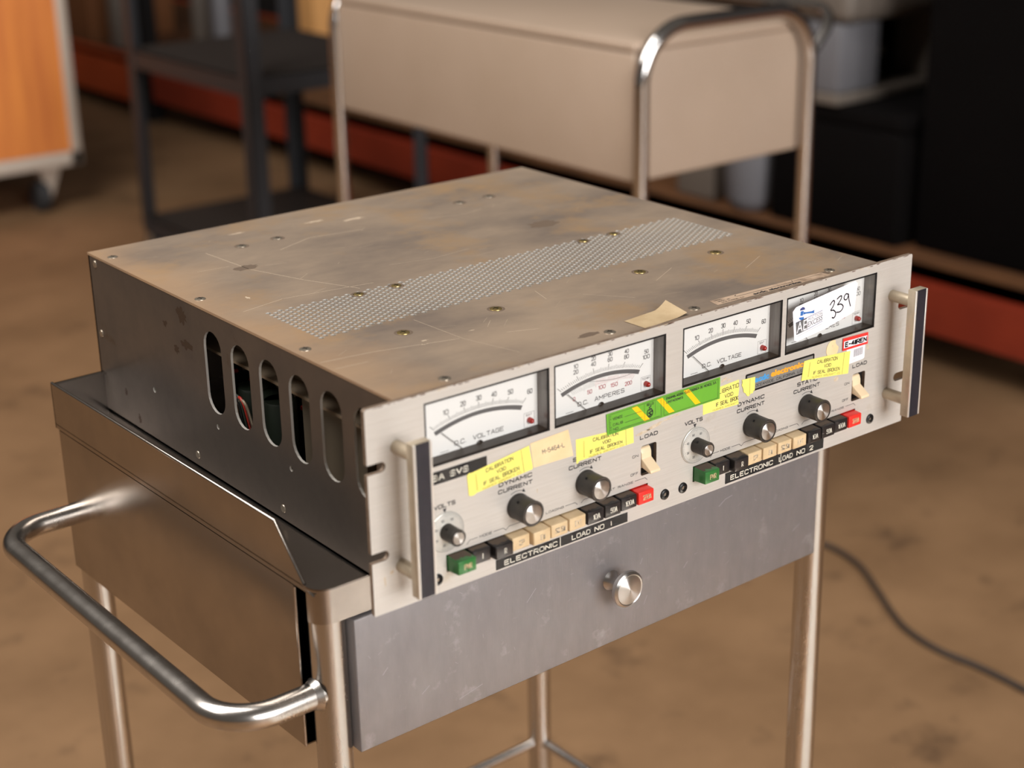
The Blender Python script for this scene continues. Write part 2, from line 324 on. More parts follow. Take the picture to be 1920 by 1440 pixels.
class Decal(MB):
    """flat marks on a plane; fn(u,v) -> 3-D in metres; ux,uz = millimetres per unit"""
    def __init__(s, fn, ux=1.0, uz=1.0): super().__init__(); s.fn = fn; s.ux = ux; s.uz = uz
    def pg(s, pts, m):
        if len(pts) == 3 or len(pts) == 4: s.add([s.fn(*p) for p in pts], [tuple(range(len(pts)))], m)
        else: s.poly(pts, [], lambda u, v, w: s.fn(u, v), m)
    def rect(s, x0, x1, z0, z1, m): s.pg([(x0, z0), (x1, z0), (x1, z1), (x0, z1)], m)
    def line(s, pts, wd, m, closed=False):
        pts = list(pts) + ([pts[0]] if closed else [])
        for a, b in zip(pts[:-1], pts[1:]):
            dx, dz = (b[0] - a[0]) * s.ux, (b[1] - a[1]) * s.uz; l = math.hypot(dx, dz)
            if l < 1e-9: continue
            nx, nz = -dz / l * wd / 2 / s.ux, dx / l * wd / 2 / s.uz; ex, ez = dx / l * wd * .3 / s.ux, dz / l * wd * .3 / s.uz
            s.pg([(a[0] - nx - ex, a[1] - nz - ez), (b[0] - nx + ex, b[1] - nz + ez), (b[0] + nx + ex, b[1] + nz + ez), (a[0] + nx - ex, a[1] + nz - ez)], m)
    def text(s, t, x0, x1, z0, z1, m, bold=0.02, rise=0.0):
        if any(c.islower() for c in t): return s.textb(t, x0, x1, z0, z1, m, bold, rise)
        h = z1 - z0; wd = h * s.uz * (.115 + bold * 2.4)
        x0 += wd / 2 / s.ux; x1 -= wd / 2 / s.ux; z0 += wd / 2 / s.uz; h -= wd / s.uz
        gap = .36; tot = sum(GW.get(c, 1) for c in t) + gap * (len(t) - 1); k = (x1 - x0) / tot if tot > .5 else 1.0
        x = 0
        for c in t:
            g = GW.get(c, 1)
            for pl in GL.get(c, []):
                f = g if c in GW else 1
                if c == 'I': f = 0
                if c in '1.': f = 1
                s.line([(x0 + (x + p[0] * f) * k, z0 + p[1] * h + rise * ((x + p[0] * f) / tot)) for p in pl], wd, m)
            x += g + gap
    def textb(s, t, x0, x1, z0, z1, m, bold=0.02, rise=0.0):
        v, f = text_mesh(t, bold)
        s.add([s.fn(x0 + p[0] * (x1 - x0), z0 + p[1] * (z1 - z0) + rise * p[0]) for p in v], f, m)
def front(off): return lambda u, v: (u * MM, -off * MM, v * MM)
def quadmap(TL, TR, BR, BL, off):
    """s right 0..1, t up 0..1"""
    def fn(s_, t_):
        x = (1 - s_) * (1 - t_) * BL[0] + s_ * (1 - t_) * BR[0] + s_ * t_ * TR[0] + (1 - s_) * t_ * TL[0]
        z = (1 - s_) * (1 - t_) * BL[1] + s_ * (1 - t_) * BR[1] + s_ * t_ * TR[1] + (1 - s_) * t_ * TL[1]
        return (x * MM, -off * MM, z * MM)
    return fn

# ================================================================ setting
def struct(name, b):
    o = b.build(name); o['kind'] = 'structure'; return o
b = MB(); b.box(-6, 9, -7, 11, -0.1, 0, 'floor_concrete'); struct('floor', b)
b = MB(); b.box(0.12, 1.12, -7, -.42, .0005, .004, 'pale_slab'); struct('reflector_slab_1', b)  # unseen pale reflector, added to put bright streaks into the steel legs
b = MB(); b.box(3.62, 3.77, -1.2, 10.2, 0, 3.4, 'wall_dark'); struct('wall_right', b)
b = MB(); b.box(-5.5, 3.62, 10.0, 10.15, 0, 3.4, 'wall_dark'); struct('wall_back', b)

# ================================================================ instrument
INS = thing('electronic_load', 'old silver-fronted electronic load with four needle meters sitting in the steel cart tray', 'electronic load', (0, 0, G))
W_, H_ = 482.6, 132.5
METERS = [41.3, 139.9, 249.9, 348.9]; MZ0, MZ1, MW = 84.2, 126.0, 94.6
def obround_h(x0, x1, zc, r, left):   # notch points for rack slots
    pts = []
    if left:
        pts = [(0, zc - r)] + [(x1 - r + r * math.sin(a), zc - r * math.cos(a)) for a in [PI * k / 8 for k in range(9)]] + [(0, zc + r)]
    else:
        pts = [(W_, zc + r)] + [(x0 + r - r * math.sin(a), zc + r * math.cos(a)) for a in [PI * k / 8 for k in range(9)]] + [(W_, zc - r)]
    return pts
outer = [(0, 0.6), (0.6, 0), (W_ - .6, 0), (W_, .6)] + obround_h(W_ - 12.6, W_, 37.9, 3.3, False)[::-1] + obround_h(W_ - 12.6, W_, 94.7, 3.3, False)[::-1] + [(W_, H_ - .8), (W_ - .8, H_), (1.2, H_), (0, H_ - 1.2)] + obround_h(0, 12.8, 94.7, 3.2, True)[::-1] + obround_h(0, 12.2, 37.9, 3.2, True)[::-1]
holes = [rrect(x, x + MW, MZ0, MZ1, 0.8, 3) for x in METERS]
SW = [(213.4, 227.4), (422.8, 436.9)]
holes += [rrect(a, b_, 30.6, 52.0, 1.6, 3) for a, b_ in SW]
ROWS = [53.4, 261.6]; PITCH = 15.14
holes += [rrect(x, x + PITCH * 11, 12.3, 24.0, 0.4, 2) for x in ROWS]
b = MB(); b.poly(outer, holes, lambda u, v, w: (u * MM, w * MM, v * MM), 'panel_aluminium', 3.2, 'panel_edge')
PANEL = b
# printed legends ----------------------------------------------------------
d = Decal(front(0.05)); K = 'ink_black'
for ch, dx in ((0, 0), (1, 208.6)):
    vx = (45.6, 61.7) if ch == 0 else (253.0, 269.8)
    d.text('VOLTS', vx[0], vx[1], 55.9, 58.8, K, 0.045)
    cx = 53.5 if ch == 0 else 262.6
    d.pg([(cx - 1.5, 55.2), (cx, 52.2), (cx + 1.5, 55.2)], K)
    d.text('DYNAMIC', 94.8 + dx, 121.4 + dx, 57.0, 60.0, K, 0.045); d.text('CURRENT', 94.2 + dx, 121.6 + dx, 52.2, 55.1, K, 0.045)
    d.text('STATIC', 154.6 + dx, 176.0 + dx, 57.0, 60.0, K, 0.045); d.text('CURRENT', 151.2 + dx, 178.8 + dx, 52.2, 55.1, K, 0.045)
    d.text('LOAD', 212.3 + dx * 1.006, 228.4 + dx * 1.006, 56.8, 59.7, K, 0.045)
    d.text('ON', 205.7 + dx, 211.1 + dx, 45.4, 47.3, K, 0.03); d.text('OFF', 204.3 + dx, 211.1 + dx, 32.8, 34.7, K, 0.03)
    d.text('MODE', 79.0 + dx, 88.8 + dx, 27.5, 29.2, K, 0.03)
    d.line([(69.3 + dx, 26.2), (71.6 + dx, 28.5), (77.6 + dx, 28.5)], 0.36, K)
    d.line([(90 + dx, 28.5), (97.5 + dx, 28.5), (99.7 + dx, 26.6), (102.2 + dx, 28.5), (129 + dx, 28.5)], 0.36, K)
    d.text('LOADING', 131.8 + dx, 146.8 + dx, 27.6, 29.2, K, 0.03)
    d.line([(148.2 + dx, 28.5), (156.3 + dx, 28.5), (158.2 + dx, 26.6)], 0.36, K)
    d.line([(161.3 + dx, 26.6), (163.6 + dx, 28.4), (170 + dx, 28.4)], 0.36, K)
    d.text('CURRENT RANGE', 171.4 + dx, 206.8 + dx, 27.6, 29.2, K, 0.03)
    d.line([(208.2 + dx, 28.5), (217.3 + dx, 28.5), (219.2 + dx, 26.6)], 0.36, K)
    for kx in (109.2 + dx, 165.0 + dx):
        a = [(kx + 10.2 * math.cos(math.radians(t)), 40.4 + 10.2 * math.sin(math.radians(t))) for t in range(118, 58, -6)]
        d.line(a, 0.35, K); e = a[-1]; d.pg([(e[0] + 2.0, e[1] - 1.5), (e[0] - .6, e[1] - 0.6), (e[0] + 0.6, e[1] + 1.5)], K)
PANEL.merge(d)
# adhesive residue and stains on the panel
d = Decal(front(0.03))
def blotch(d, cx, cz, rx, rz, m, n=22, rot=0.0, jag=0.35):
    pts = []
    for k in range(n):
        a = 2 * PI * k / n; r = 1 - jag * random.random(); x, z = rx * r * math.cos(a), rz * r * math.sin(a)
        pts.append((cx + x * math.cos(rot) - z * math.sin(rot), cz + x * math.sin(rot) + z * math.cos(rot)))
    d.pg(pts, m)
for (x, z, rx, rz, rt) in ((215, 61.5, 7, 1.3, .1), (226, 63.6, 8, 1.6, .15), (238, 65.5, 6, 1.0, .1), (246, 66.2, 4, .8, 0), (150, 76, 4.5, .8, 1.3), (289, 80.5, 4, 1.2, .3), (294, 79.3, 3, .8, 0), (8.5, 21, .8, 4.5, 0.1), (13.5, 25.5, 1.8, 1.2, 0.3), (125.2, 46, .5, 2, 0), (438, 70, 1.6, 3, 0.4), (405, 53, 3, 2.4, 0)):
    blotch(d, x, z, rx, rz, 'residue', rot=rt)
for _ in range(70):
    x = random.uniform(2, 478); blotch(d, x, 132.2 - random.random() * .5, random.uniform(.6, 4.5), random.uniform(.15, .5), random.choice(['chip_brown', 'chip_brown', 'residue']), n=9, jag=.5)
for _ in range(26): blotch(d, random.uniform(4, 478), random.uniform(2, 12) if random.random() < .6 else random.uniform(48, 82), random.uniform(.2, .5), random.uniform(.2, .6), 'residue', n=7)
PANEL.merge(d); PANEL.build('front_panel', INS, False)

# embossed tapes ------------------------------------------------------------
def tape(x0, x1, z0, z1, texts, gap=None, t=0.35):
    b = MB(); b.box(x0 * MM, x1 * MM, -t * MM, 0, z0 * MM, z1 * MM, 'tape_black')
    o = b.build('embossed_tape', INS)
    d = Decal(front(t + .04))
    for s_, a, c, zb, zt in texts: d.text(s_, a, c, zb, zt, 'tape_white', 0.03)
    if gap: d.rect(gap - .25, gap + .25, z0, z1, 'tape_white')
    d.build('tape_lettering', o, False); return o
tape(30, 86, 72.6, 80.8, [('OBA SVS', 40.0, 72.0, 74.8, 78.9)])
tape(91.2, 201.6, 1.2, 8.0, [('ELECTRONIC', 97.5, 141.0, 2.6, 6.2), ('LOAD', 153, 169.0, 2.6, 6.2), ('NO', 172.5, 181.0, 2.6, 6.2), ('1', 186.5, 188.2, 2.6, 6.2)], gap=143.4)
tape(293.2, 394.2, 1.8, 9.8, [('ELECTRONIC', 298.0, 341.0, 3.4, 7.2), ('LOAD', 347, 361.5, 3.4, 7.2), ('NO', 365.5, 374.5, 3.4, 7.2), ('2', 379, 383.2, 3.4, 7.2)], gap=349)

# meters --------------------------------------------------------------------
def meter(i, x0):
    t = bpy.data.objects.new('meter', None); COL.objects.link(t); t.parent = INS; t.location = (x0 * MM, 0, 0); t.empty_display_size = .02
    o = -41.3                       # drawings below use the first meter's own figures
    D = 10.0
    # housing: smoky clear box behind the cut-out
    b = MB()
    X0, X1 = 0.6 * MM, (MW - 0.6) * MM; Z0, Z1 = (MZ0 + .5) * MM, (MZ1 - .5) * MM
    y0, y1 = 0.4 * MM, (D + .6) * MM
    b.box(X0, X0 + .8 * MM, y0, y1, Z0, Z1, 'meter_smoke'); b.box(X1 - .8 * MM, X1, y0, y1, Z0, Z1, 'meter_smoke')
    b.box(X0, X1, y0, y1, Z0, Z0 + 1.0 * MM, 'meter_black'); b.box(X0, X1, y0, y1, Z1 - .6 * MM, Z1, 'meter_black')
    b.box(X0, X1, D * MM + .6 * MM, D * MM + 1.4 * MM, Z0, Z1, 'meter_black')
    # rim
    for a0, a1, c0, c1 in ((0, MW, MZ1 - 1.0, MZ1), (0, MW, MZ0, MZ0 + 1.0), (0, .9, MZ0, MZ1), (MW - 1.6, MW, MZ0, MZ1)):
        b.box(a0 * MM, a1 * MM, -0.4 * MM, .5 * MM, c0 * MM, c1 * MM, 'meter_black', .15 * MM, 1)
    b.build('housing', t)
    fx0, fx1, fz0, fz1 = 1.6, MW - 1.6, MZ0 + 1.3, MZ1 - 1.2
    b = MB(); b.box(fx0 * MM, fx1 * MM, D * MM, (D + .6) * MM, fz0 * MM, fz1 * MM, 'meter_white'); b.build('scale_plate', t)
    d = Decal(lambda u, v: ((u + o) * MM, (D - .05) * MM, v * MM))
    cx = 88.5; band = lambda x: 106.9 - (x - cx) ** 2 / 212.0
    xs = [cx - 34 + 68 * k / 40 for k in range(41)]
    up = [(x, band(x)) for x in xs]; lo = [(x + (cx - x) * .045, band(x) - 2.7) for x in xs]
    for k in range(40): d.pg([lo[k], lo[k + 1], up[k + 1], up[k]], 'ink_grey')
    pz = 73.0
    def tick(th, g0, ln, wd, m, below=False):
        dx, dz = math.sin(th), math.cos(th)
        # intersection of ray with band curve
        r = 40.0
        for _ in range(20): r = (band(cx + r * dx) - pz) / dz
        r0 = r + g0; r1 = r0 + ln
        d.line([(cx + r0 * dx, pz + r0 * dz), (cx + r1 * dx, pz + r1 * dz)], wd, m); return (cx + r1 * dx, pz + r1 * dz)
    volt = i in (0, 2)
    if volt:
        for k in range(61):
            th = math.radians(-48.4 + 96.8 * k / 60)
            p = tick(th, 1.4, 4.2 if k % 10 == 0 else (3.0 if k % 5 == 0 else 2.3), .36 if k % 10 == 0 else .3, 'ink_black' if k % 10 == 0 else 'ink_grey')
        for s_, x, z in (('10', 63.9, 111.9), ('20', 76.8, 114.2), ('30', 88.7, 115.0), ('40', 100.4, 114.4), ('50', 113.2, 112.8), ('60', 128.4, 109.4)):
            d.text(s_, x - 2.1, x + 2.1, z - 1.6, z + 1.7, 'ink_grey', 0.018)
        d.text('D.C.', 69.4, 78.3, 88.6, 91.7, 'ink_grey', 0.018); d.text('VOLTAGE', 83.5, 107.4, 88.6, 91.7, 'ink_grey', 0.018)
    else:
        for k in range(51):
            th = math.radians(-48.4 + 96.8 * k / 50)
            tick(th, 1.2, 4.0 if k % 10 == 0 else (2.8 if k % 5 == 0 else 2.2), .36 if k % 10 == 0 else .3, 'ink_black' if k % 10 == 0 else 'ink_grey')
            if 3 <= k: tick(th, -8.2 if k % 10 == 0 else -7, 3.6, .15, 'ink_grey' if k < 20 else 'ink_red')
        for s_, s2, x, z in (('10', '20', 67.3, 113.1), ('20', '40', 82, 115.0), ('30', '60', 96.2, 114.8), ('40', '80', 110.4, 113.4), ('50', '100', 127.8, 109.2)):
            w2 = 2.1 if len(s2) == 2 else 3.1
            d.text(s2, x - w2, x + w2, z - 1.5, z + 1.5, 'ink_grey', 0.018); d.text(s_, x - 1.8, x + 2.0, z + 2.3, z + 5.2, 'ink_grey', 0.018)
        for s_, x, z in (('0', 65.8, 95.0), ('50', 78.8, 96.8), ('100', 89.3, 97.6), ('150', 99.8, 96.6), ('200', 112.2, 94.5)):
            w2 = 1.0 * len(s_) + .1
            d.text(s_, x - w2, x + w2, z - 1.4, z + 1.4, 'ink_red', 0.018)
        d.line([(78 + k * 1.5, 103.9 - 6.2 * math.sin(k / 29 * PI * .62) + .12 * k) for k in range(30)], .22, 'ink_black')
        d.text('D.C.', 68.6, 77.6, 89.0, 92.1, 'ink_grey', 0.018); d.text('AMPERES', 83.0, 108.8, 89.0, 92.1, 'ink_grey', 0.018)
    d.line([(123.4, 86.2), (131.6, 86.2), (131.6, 95.6), (123.4, 95.6)], .2, 'ink_grey', True)
    d.text('SAT' if volt else 'TEMP', 125.0 if volt else 124.2, 129.8 if volt else 130.8, 93.2, 94.8, 'ink_grey', 0.018)
    for k in range(5): d.rect(58.9 + k * 1.3, 59.8 + k * 1.3, 86.6, 87.1, 'ink_grey')
    d.build('scale_markings', t, False)
    b = MB(); b.tube([((59.4 + o) * MM, (D - 1.4) * MM, 100.1 * MM), ((76.3 + o) * MM, (D - 1.4) * MM, 84.4 * MM)], .2 * MM, 'ink_black', 8)
    b.build('needle', t)
    b = MB(); b.lathe(((88.5 + o) * MM, D * MM, 84.4 * MM), [(0, -.8 * MM), (1.6 * MM, -.8 * MM), (3.0 * MM, 0)], 'meter_black', n=20); b.build('zero_adjuster', t)
    b = MB(); b.lathe(((127.6 + o) * MM, D * MM, 90.4 * MM), [(0, -4.2 * MM), (.8 * MM, -4.0 * MM), (1.5 * MM, -3.4 * MM), (1.9 * MM, -2.2 * MM), (2.0 * MM, 0)], 'led_red', n=20)
    b.build('indicator_lamp', t)['label'] = 'small red indicator lamp'
    b = MB(); b.box(.9 * MM, (MW - 1.6) * MM, -.1 * MM, .3 * MM, (MZ0 + 1) * MM, (MZ1 - 1) * MM, 'meter_glass'); b.build('clear_cover', t)
    return t
for i, x in enumerate(METERS): meter(i, x)

# knobs, dials --------------------------------------------------------------
def knob(cx, cz, r, ln, capr):
    t = bpy.data.objects.new('control_knob', None); COL.objects.link(t); t.parent = INS; t.location = (cx * MM, 0, cz * MM); t.empty_display_size = .01
    b = MB(); n = 96; prof = [(0.95, .3), (1.0, .6), (1.0, 1.4), (.97, 1.8), (.955, ln - 1.6), (.99, ln - 1.3), (.99, ln - .4), (.95, ln), (.80, ln), (.80, ln - .5)]
    vs_ = []; fs = []
    for i_, (f_, h) in enumerate(prof):
        for k in range(n):
            rr = r * f_ * ((0.985 if k % 2 else 1.0) if 3 <= i_ <= 4 else 1.0); a = 2 * PI * k / n
            vs_.append((rr * math.cos(a) * MM, -h * MM, rr * math.sin(a) * MM))
    for i_ in range(len(prof) - 1):
        for k in range(n): k2 = (k + 1) % n; fs.append((i_ * n + k, i_ * n + k2, (i_ + 1) * n + k2, (i_ + 1) * n + k))
    b.add(vs_, fs, 'knob_black', True)
    # set screw hole
    b.lathe((-.62 * r * MM, -ln * .45 * MM, .76 * r * MM), [(0, -.2 * MM), (.9 * MM, -.2 * MM), (.9 * MM, .2 * MM), (0, .2 * MM)], 'meter_black', n=10)
    b.build('grip', t)
    b = MB(); b.lathe((0, 0, 0), [(capr * MM, -(ln - .6) * MM), (capr * MM, -(ln + .1) * MM), (capr * .96 * MM, -(ln + .25) * MM), (0.02 * MM, -(ln + .12) * MM)], 'cap_metal', n=48)
    b.build('cap', t)['label'] = 'turned silver cap'
    return t
for cx, cz in ((109.2, 40.4), (165.0, 40.6), (317.6, 40.2), (373.8, 40.4)): knob(cx, cz, 8.5, 16.2, 6.5)
for cx in (53.6, 262.8):
    b = MB(); b.lathe((cx * MM, 0, 40.0 * MM), [(0, -1.6 * MM), (12.4 * MM, -1.6 * MM), (13.0 * MM, -1.2 * MM), (13.0 * MM, 0)], 'dial_clear', n=64)
    o = b.build('dial', INS); d = Decal(front(1.66))
    for k in range(60):
        if 34 <= k <= 40: continue
        a = math.radians(k * 6 + 90); r0 = 10.2 if k % 6 == 0 else 10.8
        d.line([(cx + r0 * math.cos(a), 40 + r0 * math.sin(a)), (cx + 12 * math.cos(a), 40 + 12 * math.sin(a))], .16, 'ink_grey')
    for k, s_ in enumerate(('60', '50', '40', '30', '20', '10', '0')):
        a = math.radians(62 + k * 48); x, z = cx + 8.6 * math.cos(a), 40 + 8.6 * math.sin(a); d.text(s_, x - 1.1, x + 1.1, z - .8, z + .8, 'ink_grey', 0.02)
    d.line(circ(cx, 40, 12.6, 48), .2, 'ink_grey', True)
    d.build('dial_markings', o, False)
    knob(cx, 40.3, 5.5, 13.6, 4.0)

# toggle switches -----------------------------------------------------------
for a, c in SW:
    t = bpy.data.objects.new('toggle_switch', None); COL.objects.link(t); t.parent = INS; t.location = ((a + c) / 2 * MM, 0, 41.3 * MM); t.empty_display_size = .01
    b = MB(); w2 = (c - a) / 2 + .3
    b.box(-w2 * MM, w2 * MM, 3.2 * MM, 14 * MM, -11.2 * MM, 11.2 * MM, 'meter_black'); b.box(-w2 * MM, w2 * MM, 3.0 * MM, 3.3 * MM, -11.2 * MM, 11.2 * MM, 'meter_black')
    b.build('switch_body', t)
    b = MB(); bw = 4.4
    # rocker barrel and lever, profile in (y,z) extruded in x
    prof = [(2.8, 9.0), (1.2, 8.2), (0.0, 5.2), (-.2, 1.4), (-8.8, -4.4), (-9.2, -5.6), (-8.6, -6.6), (-.6, -4.6), (1.0, -5.2), (2.8, -6.0)]
    for s_, x0, x1, ins in ((0, -6.4, 2.4, 0),):
        k = len(prof); vv = [(x0 * MM, p[0] * MM, p[1] * MM) for p in prof] + [(x1 * MM, p[0] * MM, p[1] * MM) for p in prof]
        bm = bmesh.new(); V = [bm.verts.new(v) for v in vv]
        for i_ in range(k): bm.faces.new((V[i_], V[(i_ + 1) % k], V[k + (i_ + 1) % k], V[k + i_]))
        bm.faces.new(V[:k][::-1]); bm.faces.new(V[k:]); bmesh.ops.recalc_face_normals(bm, faces=bm.faces[:])
        bmesh.ops.bevel(bm, geom=bm.edges[:], offset=.4 * MM, segments=2, affect='EDGES', profile=.5); b.bm(bm, 'plastic_ivory', True)
    b.build('lever', t)['label'] = 'ivory switch lever pointing down'

# push keys -----------------------------------------------------------------
KEYS = [('key_green', 11.5, 'PWR', 'plastic_tan'), ('key_black', 6.2, 'I', 'tape_white'), ('key_black', 9.6, 'R', 'tape_white'), ('plastic_tan', 6.8, 'CP', 'residue'), ('plastic_tan', 9.2, 'EW', 'residue'),
        ('plastic_tan', 8.2, 'SQ SW', 'residue'), ('plastic_tan', 8.0, 'EXT', 'residue'), ('key_black', 8.4, '10A', 'tape_white'), ('key_black', 8.0, '50A', 'tape_white'), ('key_black', 6.8, '100A', 'tape_white'), ('key_red', 7.0, '200A', 'plastic_tan')]
b = MB()
for x in ROWS: b.box((x - 1) * MM, (x + PITCH * 11 + 1) * MM, 3.2 * MM, 9 * MM, 11.5 * MM, 25 * MM, 'meter_black')
b.build('key_well', INS)
for ri, x in enumerate(ROWS):
    for k, (m_, pr, s_, tm) in enumerate(KEYS):
        cx = x + PITCH * (k + .5); zc = 18.1
        if ri == 1 and k in (3, 4, 5): pr = 7.6
        bw, fw = 7.1, 6.8; z0, z1 = 12.9, 23.4; f0, f1 = 13.9, 22.8
        base = [((cx - bw) * MM, 4 * MM, z0 * MM), ((cx + bw) * MM, 4 * MM, z0 * MM), ((cx + bw) * MM, 4 * MM, z1 * MM), ((cx - bw) * MM, 4 * MM, z1 * MM)]
        top = [((cx - fw) * MM, -pr * MM, f0 * MM), ((cx + fw) * MM, -pr * MM, f0 * MM), ((cx + fw) * MM, -pr * MM, f1 * MM), ((cx - fw) * MM, -pr * MM, f1 * MM)]
        b = MB(); b.frustum(base, top, m_, .7 * MM)
        o = b.build('push_key', INS)
        nm = {'key_green': 'green', 'key_black': 'black', 'plastic_tan': 'tan', 'key_red': 'red'}[m_]
        o['label'] = nm + ' push key'
        tw = {1: 2.0, 2: 4.2, 3: 6.0, 4: 7.6, 5: 8.6}[len(s_)]; d = Decal(front(pr + .05))
        if s_ == 'I': tw = .6
        d.text(s_, cx - tw / 2 + .6, cx + tw / 2 + .6, 16.4, 20.2, tm, 0.02)
        d.build('key_legend', o, False)
        if m_ != 'key_red' or True:
            d = Decal(lambda u, v: (u * MM, -v * MM, (z1 + (f1 - z1) * (v + 4) / (pr + 4) + .06) * MM))
            if m_ in ('key_black', 'key_green'):
                e = [(cx + 6.2 - 1.24 * j, pr * random.uniform(.55, .8)) for j in range(11)]
                d.pg([(cx - 6.2, -.5), (cx + 6.2, -.5)] + e, 'dust'); d.build('dust_film', o, False)
# jacks
for cx, cz in ((46.3, 9.6), (235.3, 11.0), (252.1, 11.0), (445.2, 11.3)):
    b = MB(); b.lathe((cx * MM, 0, cz * MM), [(1.3 * MM, 0), (1.3 * MM, -.8 * MM), (1.9 * MM, -1.5 * MM), (3.0 * MM, -1.4 * MM), (3.7 * MM, -.9 * MM), (3.9 * MM, 0)], 'meter_black', n=28)
    b.lathe((cx * MM, 0, cz * MM), [(0, -.4 * MM), (1.4 * MM, -.4 * MM)], 'screw_steel', n=16); b.build('test_jack', INS)

# stickers ------------------------------------------------------------------
def sticker(name, quad, off, base_m, label, outline=None):
    fn = quadmap(*quad, off); b = Decal(fn)
    pts = outline or [(0, 0), (1, 0), (1, 1), (0, 1)]
    b.poly(pts, [], lambda u, v, w: (fn(u, v)[0], fn(u, v)[1] + w, fn(u, v)[2]), base_m, 0.00012)
    o = b.build(name, INS); o['label'] = label; return o, Decal(quadmap(*quad, off + .05), math.dist(quad[0], quad[1]), math.dist(quad[0], quad[3]))
def calib(quad, off, outline=None, clip=None, shift=0):
    o, d = sticker('calibration_sticker', quad, off, 'sticker_yellow', 'yellow calibration seal sticker', outline)
    T = lambda s_, a, c, z0, z1, m_, bd: (d.text(s_, a, c, z0, z1, m_, bd) if clip is None or (a >= clip[0] and c <= clip[1]) else None)
    if clip is None:
        d.text('CALIBRATION', .29, .73, .72, .89, 'ink_black', .015); d.text('VOID', .45, .60, .47, .63, 'ink_black', .015)
        d.text('IF SEAL BROKEN', .235, .80, .21, .38, 'ink_black', .015); d.text('HUGHES AIRCRAFT CO.', .215, .83, .045, .14, 'sticker_line', 0)
        d.line([(.865, .02), (.865, .98)], .25, 'ink_black')
        for k in range(14): d.line([(.125, .16 + k * .052), (.14, .17 + k * .052)], .3, 'sticker_line')
    else:
        for a in clip: d.text(*a)
    d.build('sticker_printing', o, False); return o
jag = [(0.0, .06), (.03, 0), (.08, -.02), (.12, .03), (1, 0), (1.01, .1), (1, 1), (.9, 1.0), (.08, .99), (.03, 1.03), (0, .96)]
calib(((70.6, 72.6), (118.9, 78.6), (121.4, 62.0), (71.7, 57.6)), .42, jag)
calib(((157.1, 72.2), (206.2, 68.6), (206.8, 56.6), (157.5, 55.6)), .15, [(0, .0), (.02, -.03), (.05, .06), (1, 0), (1, 1), (0, 1)])
IB = 'ink_black'
calib(((269.5, 75.5), (303.6, 77.2), (304.2, 59.0), (269.9, 59.6)), .15, [(0, 0), (.1, .02), (1, .0), (.98, .3), (1.01, .6), (1, 1), (0, 1)],
      [('CALIBRATIO', .26, 1.0, .70, .88, IB, .015), ('VOID', .60, .84, .44, .60, IB, .015), ('IF SEAL BROK', .36, .99, .19, .36, IB, .015), ('HUGHES AIRCRAFT', .27, .97, .04, .12, 'sticker_line', 0)])
o, d = sticker('calibration_sticker', ((306.3, 76.6), (319.4, 75.6), (319.3, 62.5), (306.4, 62.5)), .5, 'sticker_yellow', 'torn yellow sticker scrap', [(.42, .06), (.55, 0), (.72, .12), (.86, .1), (.9, .22), (1, .24), (1, 1), (0, .98), (.05, .85), (.0, .7), (.12, .5), (.16, .3), (.3, .22)])
d.line([(.62, .08), (.6, .95)], .25, IB); d.build('sticker_printing', o, False)
calib(((369.0, 75.2), (418.4, 71.6), (417.2, 54.4), (366.9, 61.0)), .5, [(0, -.02), (.1, 0), (1, 0), (1, 1), (.1, 1.02), (0, 1)])
# tan asset label
o, d = sticker('asset_label', ((120.0, 79.6), (150.8, 80.8), (155.0, 61.8), (122.4, 62.6)), .25, 'label_tan', 'tan typed asset label')
d.text('M-5464-L', .26, .84, .42, .6, 'ink_grey', .01); d.build('sticker_printing', o, False)
# green sticker
o, d = sticker('green_sticker', ((182.4, 82.9), (285.0, 83.8), (285.0, 68.0), (183.2, 68.2)), .65, 'sticker_green', 'green sticker with yellow slanted bars')
L_ = lambda x: (x - 182.8) / 102.2
for a in (204.5, 226.6, 250.8): d.pg([(L_(a), .92), (L_(a + 4.9), .92), (L_(a + 16.0), .10), (L_(a + 11.0), .10)], 'stripe_yellow')
d.build('sticker_bars', o, False)
d = Decal(quadmap((182.4, 82.9), (285.0, 83.8), (285.0, 68.0), (183.2, 68.2), .78), 102.2, 15)
d.line([(.02, .07), (.465, .07), (.465, .93), (.02, .93)], .25, IB, True); d.line([(.49, .07), (.98, .07), (.98, .93), (.49, .93)], .25, IB, True)
d.line([(.32, .15), (.32, .9)], .2, IB); d.line([(.415, .25), (.415, .9)], .2, IB)
for s_, z in (('VENCE', .62), ('CALIB', .34), ('NO.', .12)):
    d.text(s_, .05, .05 + .017 * len(s_), z, z + .13, IB, .02); d.line([(.06 + .018 * len(s_), z), (.30 if z > .2 else .45, z)], .28, IB)
for k in range(6): d.text('VALIDO'[k], .026, .038, .8 - k * .13, .88 - k * .13, IB, .02)
d.text('SELLO', .34, .40, .76, .88, IB, .03)
d.line([(.368 + .024 * math.cos(math.radians(a)), .42 + .2 * math.sin(math.radians(a))) for a in range(130, 410, 20)], .7, IB)
d.line([(.352, .56), (.38, .60), (.385, .46), (.355, .42), (.38, .32), (.36, .28)], .8, IB); d.line([(.368, .2), (.368, .64)], .6, IB); d.line([(.36, .66), (.378, .72)], .8, IB)
d.text('ENSAMBLADORA ELECTRONICA DE MEXICO, S.A.', .51, .965, .76, .88, IB, .03); d.text('LIMITACIONES', .51, .66, .58, .69, IB, .03)
d.build('sticker_printing', o, False)
